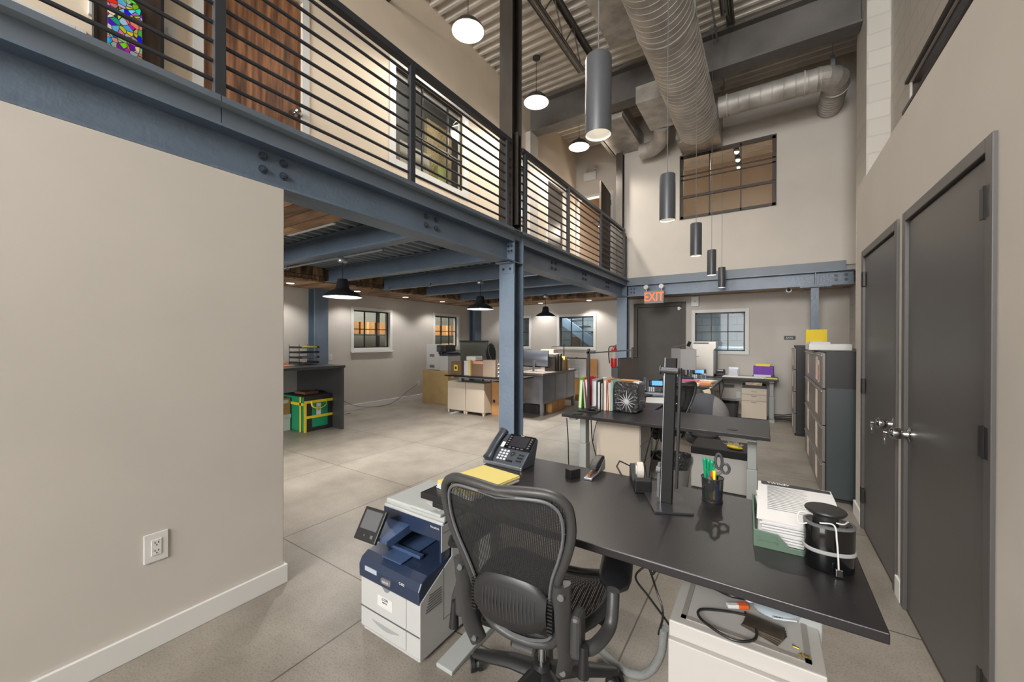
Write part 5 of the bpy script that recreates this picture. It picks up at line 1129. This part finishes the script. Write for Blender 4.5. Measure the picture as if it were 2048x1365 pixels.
MB().box(-.01, .01, 0, .02, .03, .56).box(-.1, -.08, 0, .1, .1, .012).build('stand', DARKG, t); MB().bar((-.08, 0, .55), (.14, -.02, .6), .014, .01).build('lamp_arm', GRAYP, t)
t = thing('office_copier', 'large white copier with a dark output arm by the window on the far wall', 'copier', (-1.0, 8.28, .74)); CW = mat('copier_white', (214, 210, 204), .45)
b = MB().prism([(-.28, 0), (.2, 0), (.2, .48), (.24, .52), (.24, .64), (-.16, .64), (-.16, .52), (-.1, .46), (-.28, .38)], 'y', -.2, .22); b.build('body', CW, t, bevel=.006)
MB().prism([(-.16, .5), (-.1, .46), (-.1, .4), (-.3, .37), (-.3, .42)], 'y', -.22, .1).box(-.3, -.2, .34, -.1, .1, .4).build('output_arm', DARKG, t, bevel=.004); MB().box(.2, -.19, .05, .235, .2, .48).build('side_panel', GRAYP, t)
at(XF((-.24, -.16, .55), R(10), R(20), R(20))).box(-.03, -.01, 0, .03, .01, .1).build('control_screen', BLACK, t, bevel=.002); MB().box(-.14, -.204, .6, .12, -.2, .625).build('vent', DARKG, t)
MB().box(-.16, -.203, .14, .12, -.2, .38).build('access_door', CW, t, bevel=.001); MB().box(-.12, -.21, .36, -.04, -.2, .368).build('latch', GRAYP, t)
t = thing('desk_paper', 'long white papers spread along the far wall desk', 'paper', (-.3, 8.1, .741)); MB().prism([(-.35, -.1), (.3, -.12), (.32, .1), (-.33, .12)], 'z', 0, .02).build('sheet', PAPER, t, bevel=.004)
t = thing('desk_paper', 'yellow pad on the right end of the far wall desk', 'paper', (.08, 8.08, .741)); MB().box(-.1, -.08, 0, .1, .1, .015).build('pad', mat('pad_yellow', (214, 200, 110), .7), t)
t = thing('file_box', 'purple file box with a yellow folder on the right of the far wall desk', 'box', (-.02, 8.42, .741), R(-4)); MB().box(-.15, -.1, .03, .15, .12, .2).build('carton', mat('purple_card', (104, 52, 158), .6), t); MB().box(-.16, -.12, 0, .16, .13, .03).build('tray', BLACK, t); MB().box(-.14, -.14, .012, .12, -.12, .05).build('papers', PAPER, t)
MB().box(-.12, -.06, .2, .1, .0, .24).build('yellow_folder', YEL, t)
t = thing('calculator', 'black adding machine on the far wall desk', 'calculator', (-.72, 8.42, .741)); MB().prism([(-.08, 0), (.08, 0), (.08, .11), (-.08, .05)], 'x', -.08, .08).build('body', BLACK, t, bevel=.004); MB().box(-.05, .0, .08, .05, .03, .1).build('paper_roll', PAPER, t)
t = thing('business_card_box', 'clear plastic box with white slips on the far wall desk', 'box', (-.5, 8.45, .741)); MB().box(-.07, -.05, 0, .07, .05, .12).build('slips', mat('slip_white', (206, 208, 214), .4), t, bevel=.003); MB().box(-.08, -.06, 0, .08, .06, .02).box(-.08, .05, 0, .08, .06, .16).build('holder', ALU, t)
pedestal('cream drawer pedestal under the right end of the far wall desk', (-.16, 8.28, 0), 0, .38, .46, .56, (.34, .45, .53), m=CREAM, recess=False)
t = thing('storage_tray', 'black tray with cream packets on top of the far pedestal', 'tray', (-.16, 8.26, .56)); MB().box(-.18, -.17, 0, .18, .18, .05).build('tray', BLACK, t); MB().box(-.13, -.12, .05, .12, .12, .1).build('packets', mat('packet_cream', (204, 180, 150), .7, var=.2, vs=20), t)
t = thing('waste_bin', 'dark grey waste bin with a black liner beside the far pedestal', 'bin', (-.52, 8.1, 0)); MB().loft([oval(.1, .1, 0, 24, .5), oval(.13, .13, .32, 24, .5)]).build('bin', mat('bin_dark', (60, 62, 62), .45), t); MB().loft([oval(.133, .133, .28, 24, .5), oval(.142, .142, .33, 24, .5), oval(.12, .12, .33, 24, .5)]).build('bin_liner', BLACKG, t)
t = thing('cable_tangle', 'tangle of black cables on the floor by the far right wall corner', 'cable', (.28, 8.4, 0)); b = MB()
for k in range(4): b.tube(curve([(-.15, .05 * k - .1, .012 + .02 * k), (0, .03 * k - .06, .02 + .02 * k), (.12, .04 * k - .1, .015 + .03 * k), (.2, .02 * k, .04)], 5), .008, 6)
b.build('cord', BLACK, t, smooth=True)
t = thing('hanging_cable', 'black cables and power strip hanging under the far wall desk', 'cable', (-.75, 8.5, 0)); MB().tube(curve([(0, 0, .7), (.02, 0, .4), (.06, -.03, .1), (.1, -.1, .02)], 6), .007, 6).tube(curve([(.06, 0, .7), (.08, 0, .5), (.05, 0, .3), (.12, 0, .03)], 6), .005, 6).build('cord', BLACK, t, smooth=True); MB().box(.08, -.02, .53, .26, .02, .56).build('power_strip', BLACK, t)

# ================================================================ FILE CABINETS (right)
CBL = mat('cabinet_black', (17, 17, 19), .45); CFR = mat('cabinet_drawer_grey', (116, 110, 104), .35, .2); CSD = mat('cabinet_side_reflection', (54, 62, 64), .4)
def filecab(label, y0, y1, x0=.438, x1=1.0, h=1.31, slips=True, side_reflection=False, group='file cabinets along the right wall'):
    t = thing('file_cabinet', label, 'cabinet', (x0, y0, 0), 0, group); W = x1 - x0; L = y1 - y0
    MB().box(.012, .004, .02, W, L - .004, h).build('body', CBL, t, bevel=.003)
    if side_reflection: MB().box(.02, .0, .03, W - .003, .004, .985).build('side_panel', CSD, t)  # grey-green sheet paints a reflection onto the black cabinet side
    zs = [.03, .325, .65, .975, 1.295]; c = (y1 - y0) / 2
    for k in range(4):
        d = MB().box(-.012, .012, zs[k] + .004, .012, L - .012, zs[k + 1] - .004).build('drawer', CFR, t, bevel=.003)
        MB().box(-.02, .012, zs[k + 1] - .03, -.012, L - .012, zs[k + 1] - .018).build('drawer_pull', ALU, d, bevel=.002)
        if slips: MB().box(-.014, c - .08, zs[k] + .05, -.012, c + .08, zs[k + 1] - .045).build('paper_slip', mat('slip_cream', (214, 200, 184), .8), d)
    MB().box(-.013, .03, h - .04, -.011, .07, h - .02).build('badge', ALU, t); MB().box(.0, .0, 0, W, L, .02).build('plinth', CBL, t)
    return t
filecab('nearest black four-drawer file cabinet with paper slips on its drawers, beside the closet wall', 4.38, 5.28, side_reflection=True)
filecab('second black four-drawer file cabinet along the right wall, behind the nearest one', 5.29, 6.1)
filecab('black file cabinet standing apart near the thin blue column', 7.1, 7.7, .375, .6, 1.33)
t = thing('photo_strip', 'red and white photo taped on the top drawer of the nearest file cabinet', 'photo', (.422, 4.62, 1.15)); MB().box(-.002, -.06, -.13, 0, .05, .07).build('print', mat('photo_white', (220, 206, 200), .4), t); MB().prism([(-.045, -.12), (.02, -.12), (.03, -.04), (.0, .03), (-.04, .02), (-.02, -.05)], 'x', -.0032, -.002).build('red_figure', mat('photo_red', (176, 40, 28), .5), t)
t = thing('apple_ornament', 'small red metal apple-shaped ornament on the nearest file cabinet', 'ornament', (.735, 4.6, 1.31)); MB().lathe([(.018, 0), (.034, .014), (.036, .032), (.028, .042), (.015, .044)], n=20).build('bowl', RED, t, smooth=True)
b = MB(); [b.tube([(.03 * math.cos(a), .03 * math.sin(a), .035), (.03 * math.cos(a + .3), .03 * math.sin(a + .3), .055)], .003, 5) for a in [k * PI / 4 for k in range(8)]]; b.build('rim_point', RED, t)
t = thing('document_box', 'flat white box lying on the file cabinets', 'box', (.44, 5.1, 1.31)); MB().box(-.07, -.2, .0, .26, .2, .06).build('lower_box', WHITE, t, bevel=.003); MB().box(-.06, -.18, .06, .1, .15, .08).build('lid', PAPER, t, bevel=.002)
t = thing('yellow_folder', 'bright yellow cardboard organiser standing on the far end of the file cabinets', 'folder', (.47, 5.85, 1.31)); MB().box(-.06, -.02, 0, .14, .04, .225).build('back_panel', mat('organiser_yellow', (226, 196, 20), .6), t, bevel=.002); MB().box(-.04, -.09, 0, .06, -.02, .07).build('tape_holder', mat('holder_grey', (120, 108, 100), .5), t, bevel=.01); MB().box(-.0, -.06, 0, .1, -.021, .09).build('cards', PAPER, t)
t = thing('wall_sign', 'small black sign with white letters on the far wall right of the window', 'sign', (.36, YF, 1.455)); MB().box(-.07, -.008, -.035, .1, 0, .035).build('plate', BLACK, t); text('SAFE', (.012, -.009, 0), .05, PAPER, t)

# ================================================================ LEFT AREA UNDER THE MEZZANINE
CG = mat('counter_grey', (58, 58, 60), .32, var=.06, vs=30)
t = thing('service_counter', 'charcoal counter against the left wall with a full-height end panel', 'counter', (-6.17, 3.68, 0))
MB().box(-.66, -2.6, .96, .67, .012, 1.0).build('worktop', CG, t, bevel=.003); MB().box(-.66, -.03, 0, .65, 0, .96).build('end_panel', CG, t, bevel=.002)
t = thing('cooler_bag', 'green and black insulated delivery bag with yellow straps under the counter', 'bag', (-6.1, 3.42, 0)); BG = mat('bag_green', (16, 138, 96), .6); BB = mat('bag_black', (34, 34, 34), .6, bump=.3, bs=20)
MB().box(-.31, -.22, 0, .31, .22, .53).build('body', BG, t, bevel=.015); MB().box(.305, -.225, .0, .316, .225, .53).box(-.31, .215, 0, .31, .226, .53).build('side_panel', BB, t, bevel=.004)
MB().box(.316, -.1, .06, .32, .15, .46).build('pocket', BG, t, bevel=.002); MB().box(-.315, -.225, .525, .32, .23, .545).build('rim', BB, t, bevel=.005)
s = MB().box(.318, -.23, .43, .324, .23, .47).box(.318, -.23, .2, .324, .23, .24).box(.2, -.231, .0, .24, -.226, .53).box(.318, -.23, 0, .325, -.19, .47).box(-.31, -.231, .4, .31, -.226, .44); s.build('strap', YEL, t)
MB().tube(curve([(.33, -.12, .46), (.35, -.11, .38), (.35, .0, .34), (.35, .1, .38), (.33, .12, .46)], 6), .012, 8, flat=.4).build('handle', YEL, t, smooth=True); tg = MB().box(.328, -.04, .24, .332, .03, .42).build('tag', PAPER, t); text('661', (.3335, -.005, .34), .05, mat('tag_red', (180, 40, 60), .5), tg, rot=(PI / 2, R(-90), R(90)))
MB().box(-.15, -.12, .53, .15, .1, .58).build('carton_inside', mat('brown_flap', (112, 76, 56), .8), t)
t = thing('carton', 'brown printed carton stacked on a white box left of the green bag', 'box', (-6.33, 2.98, .25)); MB().box(-.2, -.2, 0, .19, .2, .25).build('box', CARD, t, bevel=.003); MB().box(.19, .02, .17, .192, .17, .22).build('label', PAPER, t)
t = thing('carton', 'white document box under the brown carton', 'box', (-6.33, 2.98, 0)); MB().box(-.2, -.2, 0, .19, .2, .2).build('box', WHITE, t, bevel=.003); MB().box(-.21, -.21, .19, .2, .21, .25).build('lid', PAPER, t, bevel=.003)
t = thing('letter_rack', 'black four-tier wire letter rack with papers on the counter', 'rack', (-6.2, 3.42, 1.0), R(8))
for k in range(4):
    z = .02 + k * .08; MB().box(-.13, -.16, z, .16, .16, z + .004).box(-.13, -.16, z, .16, -.155, z + .03).box(-.13, .155, z, .16, .16, z + .03).build('tray', BLACK, t)
for x in (-.13, .1):
    for y in (-.16, .155): MB().box(x, y, 0, x + .006, y + .006, .32).build('post', BLACK, t)
for k, c in enumerate([(226, 220, 60), (60, 60, 64), (150, 152, 160)]):
    tt = thing('paper_pile', ['bright yellow papers on the top tier of the letter rack', 'dark folders on the third tier of the letter rack', 'grey papers on the second tier of the letter rack'][k], 'paper', (-6.2, 3.42, 1.026 + (3 - k) * .08), R(8)); MB().box(-.11, -.14, 0, .13, .14, .022).build('sheets', mat('rack_%d' % k, c, .6), tt)
t = thing('paper_pile', 'pink and orange papers on the counter left of the letter rack', 'paper', (-6.1, 2.98, 1.0)); MB().box(-.15, -.14, 0, .2, .14, .012).build('pink_sheet', mat('pink_paper', (226, 150, 140), .7), t); MB().box(-.2, -.1, .012, .02, .14, .03).build('orange_sheet', mat('orange_paper', (226, 140, 50), .7), t)
t = thing('floor_cable', 'thin grey cable drooping along the left wall between the counter and the tan cabinet', 'cable', (0, 0, 0))
MB().tube(curve([(XL + .02, 3.72, .92), (XL + .03, 4.1, .5), (XL + .06, 4.7, .12), (XL + .1, 5.2, .012), (XL + .08, 5.7, .04), (XL + .03, 6.2, .25), (XL + .02, 6.48, .37)], 8), .006, 6).build('cord', GRAYP, t, smooth=True)
t = thing('floor_cable', 'thin grey cable dropping to the floor beside the counter end panel', 'cable', (0, 0, 0)); MB().tube(curve([(XL + .02, 3.72, .42), (XL + .05, 4.0, .18), (XL + .2, 4.3, .012), (XL + .3, 4.5, .012)], 8), .006, 6).build('cord', GRAYP, t, smooth=True)
t = thing('tan_cabinet', 'plain tan board cabinet carrying a printer by the left wall', 'cabinet', (-6.05, 6.5, 0)); MB().box(-.38, -.27, 0, .38, .3, .72).build('body', mat('tan_board', (176, 152, 104), .7, var=.04), t, bevel=.004); MB().box(.3, -.272, .2, .31, -.27, .22).build('pull', BLACK, t)
t = thing('multifunction_printer', 'tall white printer with a black scanner arm on the tan cabinet', 'printer', (-6.08, 6.5, .72)); MB().box(-.3, -.2, .01, .1, .25, .58).build('body', PRN, t, bevel=.008); MB().box(.1, -.2, .0, .34, .22, .33).build('tray_unit', PRN, t, bevel=.008)
MB().prism([(.08, .33), (.36, .33), (.36, .37), (.3, .4), (.12, .38)], 'y', -.2, .2).build('blue_cover', NAVY, t, bevel=.004); MB().box(.04, -.24, .42, .3, .1, .56).box(.1, -.24, .36, .2, -.1, .42).build('scanner_arm', BLACK, t, bevel=.01); MB().box(.06, -.25, .44, .18, -.24, .52).build('control_screen', DARKG, t)
MB().box(-.2, -.203, .3, -.06, -.2, .36).box(-.2, -.203, .06, -.06, -.2, .12).build('vent', GRAYP, t)
t = thing('display_board', 'large dark grey-green flat screen standing behind the printer at the far left', 'screen', (-6.0, 7.6, .0)); MB().box(-.5, -.02, .62, .36, .02, 1.37).build('panel', mat('panel_slate', (88, 92, 86), .35), t, bevel=.006); MB().box(-.5, -.04, 1.35, .36, .04, 1.385).build('top_rail', BLACK, t)
MB().box(-.4, -.2, .0, -.36, .2, .04).box(.2, -.2, 0, .24, .2, .04).box(-.4, -.02, 0, -.36, .02, .65).box(.2, -.02, 0, .24, .02, .65).build('leg', BLACK, t)

t = thing('black_bag', 'black backpack with straps hanging on a stand right of the large dark screen', 'bag', (-5.5, 7.55, .0)); MB().ell((0, 0, 1.05), .13, .1, .27, 18, 10).build('body', mat('bag_cloth', (30, 30, 30), .8, bump=.4, bs=30), t, smooth=True); MB().tube(curve([(-.08, -.1, 1.2), (-.1, -.13, 1.1), (-.02, -.12, .9), (.06, -.1, .82)], 6), .012, 6).tube(curve([(.0, -.1, 1.25), (.03, -.13, 1.1), (.08, -.1, .95)], 6), .01, 6).build('strap', GRAYP, t, smooth=True); MB().cyl((0, 0, 0), (0, 0, 1.3), .015).cyl((0, 0, 0), (0, 0, .02), .16, n=24).build('stand', BLACK, t)
desk('black standing desk in the middle distance holding brown file boxes', -5.1, 5.5, -3.52, 6.15, (-4.95, -3.75), foot=(0, 0))
MDZ = .741
def boxthing(nm, label, cat, x, y, z, w, d, h, m, part='carton', rz=0, bev=.003): t = thing(nm, label, cat, (x, y, z), R(rz)); MB().box(-w / 2, -d / 2, 0, w / 2, d / 2, h).build(part, m, t, bevel=bev); return t
BRB = mat('brown_binder', (112, 88, 70), .6); GBB = mat('grey_brown_box', (146, 130, 116), .6)
t = boxthing('magazine_file', 'brown magazine file with a yellow label at the left end of the middle desk', 'file', -4.86, 5.66, MDZ, .25, .2, .25, BRB, 'box'); q = MB().box(-.05, -.103, .08, .04, -.1, .19).build('label', YEL, t); MB().box(-.025, -.105, .11, .015, -.103, .16).build('label_mark', BLACK, q)
t = boxthing('paper_pile', 'white envelopes standing between the brown files on the middle desk', 'paper', -4.635, 5.72, MDZ, .13, .25, .27, PAPER, 'envelope'); MB().box(-.02, -.12, .27, .2, .1, .36).build('crumpled_sheet', PAPER, t, bevel=.02)
boxthing('magazine_file', 'manila folder edge standing on the middle desk', 'file', -4.535, 5.68, MDZ, .04, .25, .29, mat('manila', (218, 184, 110), .7), 'folder')
t = boxthing('magazine_file', 'wide brown file box in the middle of the middle desk', 'file', -4.36, 5.68, MDZ, .26, .22, .22, BRB, 'box'); MB().box(-.13, -.08, .22, .14, .08, .27).build('pink_folder', mat('pink_folder', (216, 150, 124), .7), t)
t = boxthing('file_box', 'large grey-brown file box at the right of the middle desk', 'box', -4.1, 5.68, MDZ, .27, .22, .3, GBB, 'box')
t = thing('shelf_organiser', 'white and grey paper organiser half hidden behind the centre column', 'organiser', (-3.87, 5.75, MDZ)); MB().box(-.08, -.14, 0, -.07, .14, .3).box(.12, -.14, 0, .13, .14, .3).build('side', GBB, t)
for k in range(4): MB().box(-.07, -.14, .01 + k * .07, .12, .14, .02 + k * .07).box(-.06, -.13, .02 + k * .07, .11, .12, .045 + k * .07).build('shelf', PAPER, t)
boxthing('magazine_file', 'yellow-green magazine file just right of the centre column', 'file', -3.62, 5.72, MDZ, .1, .24, .27, mat('lime_file', (186, 186, 130), .6), 'box')
cc = thing('plastic_cabinet', 'cream two-door plastic cabinet under the middle desk, left one', 'cabinet', (-4.955, 5.86, 0), 0, 'cream cabinets under the middle desk'); MB().box(-.22, -.17, .05, .22, .18, .6).build('body', CREAM, cc, bevel=.006); MB().box(-.218, -.185, .06, .218, -.17, .59).build('door', CREAM, cc, bevel=.004)
for x in (-.2, .2):
    for y in (-.16, .16): MB().prism([(x - .025, .05), (x + .025, .05), (x + .012, 0), (x - .012, 0)], 'y', y - .02, y + .02).build('leg', CREAM, cc)
dup(cc, (-4.51, 5.86, 0), 0, 'cream two-door plastic cabinet under the middle desk, right one')
t = boxthing('carton', 'orange-brown printed carton beside the cream cabinets under the middle desk', 'box', -4.12, 6.02, 0, .32, .25, .62, CARD2, 'carton'); MB().cyl((-.1, -.127, .26), (-.1, -.125, .26), .03, n=14).build('printed_mark', BLACK, t)
# grey steel desk
GS = mat('steel_desk_grey', (132, 134, 140), .24, .7, var=.08, vs=4)
t = thing('steel_desk', 'old grey steel office desk with dented side panel right of the centre column', 'desk', (-3.72, 7.03, 0))
MB().box(-.33, -.75, .745, .32, .76, .785).build('tabletop', mat('desk_top_beige', (112, 104, 98), .4), t, bevel=.005); MB().box(-.28, -.71, .21, .29, .71, .745).build('body', GS, t, bevel=.003)
MB().box(.29, -.66, .23, .298, -.22, .73).box(.29, -.2, .23, .298, .32, .73).box(.29, .34, .23, .298, .68, .73).build('side_panel', GS, t, bevel=.003)
for x in (-.26, .27):
    for y in (-.69, .69): MB().box(x - .03, y - .03, 0, x + .03, y + .03, .74).build('leg', GS, t)
t = thing('computer_display', 'slim silver all-in-one computer seen from behind on the grey steel desk', 'computer', (-3.82, 6.72, .786)); SV = mat('silver_back', (140, 146, 160), .3, .6)
rg = []
for i in range(9):
    u = i / 8; rg.append([(-.3, -.012 - .02 * math.sin(PI * u), .1 + .31 * u), (-.15, -.012 - .035 * math.sin(PI * u), .1 + .31 * u), (.15, -.012 - .035 * math.sin(PI * u), .1 + .31 * u), (.3, -.012 - .02 * math.sin(PI * u), .1 + .31 * u), (.3, 0, .1 + .31 * u), (-.3, 0, .1 + .31 * u)])
MB().loft(rg).build('back_shell', SV, t, smooth=True); MB().box(-.3, 0, .08, .3, .008, .41).build('screen', BLACKG, t); MB().box(-.03, -.11, 0, .03, .06, .006).prism([(-.06, 0), (-.05, .0), (-.03, .3), (-.04, .3)], 'x', -.025, .025).build('stand', ALU, t, bevel=.002)
random.seed(2)
bc = [((60, 54, 48), .3), ((96, 84, 72), .26), ((40, 38, 38), .33), ((150, 128, 100), .32), ((52, 44, 40), .34), ((176, 172, 166), .25), ((200, 160, 110), .22), ((190, 156, 60), .28), ((150, 104, 66), .22), ((214, 196, 170), .2)]
wn = ['dark charcoal binder', 'brown-grey binder', 'black binder', 'tan binder', 'very dark brown binder', 'pale grey folder', 'light tan folder', 'mustard yellow folder', 'mid brown folder', 'cream folder']
for k, (c, h) in enumerate(bc):
    t = thing('binder', wn[k] + ' in the row standing on the grey steel desk', 'binder', (-3.5, 6.86 + k * .066, .786), 0, 'binders on the grey steel desk'); MB().box(-.16, -.028, 0, .06, .028, h).build('cover', mat('binder_%d' % k, c, .6), t, bevel=.002); MB().box(-.155, -.022, .005, -.0, .022, h + .003).build('sheets', PAPER, t)
t = thing('desk_lamp', 'thin black arm lamp standing on the grey steel desk', 'lamp', (-3.62, 7.62, .786)); MB().box(-.05, -.05, 0, .05, .05, .01).build('base', BLACK, t); MB().box(-.008, -.008, .01, .008, .008, .54).build('pole', BLACK, t); MB().bar((.01, 0, .5), (-.3, 0, .46), .014, .012).build('arm', BLACK, t)
t = boxthing('binder_box', 'grey-brown box laid on top behind the binders on the grey steel desk', 'box', -3.83, 7.35, .786, .3, .2, .42, GBB, 'box')
for k, (y, n) in enumerate([(6.86, 'nearest of the two cartons under the grey steel desk'), (7.16, 'second carton under the grey steel desk')]): boxthing('carton', 'light brown carton, ' + n, 'box', -3.58, y, 0, .28, .28, .26, CARD, 'carton')
boxthing('storage_crate', 'black plastic crate on the floor under the grey steel desk', 'crate', -3.75, 6.56, 0, .35, .26, .17, BLACK, 'crate')
t = thing('poster_board', 'white printed poster board leaning against the far wall behind the steel desk', 'poster', (-3.68, 8.42, .0)); MB().box(-.24, 0, .53, .24, .012, .98).build('board', PAPER, t); MB().box(-.25, -.006, .97, .25, .016, .99).box(-.02, -.01, .98, .02, .016, 1.0).build('clip_bar', BLACK, t); q = MB(); [q.box(-.18, -.002, .62 + k * .03, .18, -.0, .626 + k * .03) for k in range(10)]; q.build('print_line', mat('print_faint', (176, 178, 190), .8), t); MB().box(-.24, .0, 0, -.22, .02, .53).box(.22, 0, 0, .24, .02, .53).build('easel_leg', BLACK, t)
t = thing('cardboard_sheet', 'tall flattened cardboard leaning on the far wall right of the poster board', 'cardboard', (-3.35, 8.5, 0)); MB().box(-.14, 0, 0, .14, .02, .97).build('sheet', CARD2, t); MB().prism([(-.14, .5), (.14, .34), (.14, 0), (-.14, 0)], 'y', -.012, -.002).build('front_flap', mat('flap_card', (206, 160, 104), .8), t)
t = thing('cardboard_sheet', 'low flattened cardboard leaning below the poster board', 'cardboard', (-3.75, 8.38, 0)); MB().box(-.2, 0, 0, .2, .02, .5).build('sheet', CARD2, t)
t = thing('fire_extinguisher', 'red fire extinguisher with a silver label hanging left of the far blue column', 'fire extinguisher', (-2.8, 8.5, .8)); t.scale = (1.25, 1.25, 1.12); MB().lathe([(.06, 0), (.066, .02), (.066, .32), (.05, .37), (.02, .39), (.018, .42)], n=24).build('cylinder', RED, t, smooth=True); MB().lathe([(.067, .18), (.067, .31)], n=24, cap=False).build('label', mat('ext_label', (176, 170, 160), .4), t)
MB().box(-.03, -.015, .4, .05, .015, .43).bar((.0, 0, .43), (.07, 0, .47), .02, .01).build('valve', BLACK, t); MB().tube(curve([(-.02, 0, .42), (-.09, -.02, .4), (-.1, -.03, .25), (-.07, -.06, .08)], 6), .009, 8).build('hose', BLACK, t, smooth=True); MB().box(-.03, .05, .1, .03, .15, .14).build('wall_bracket', RED, t)
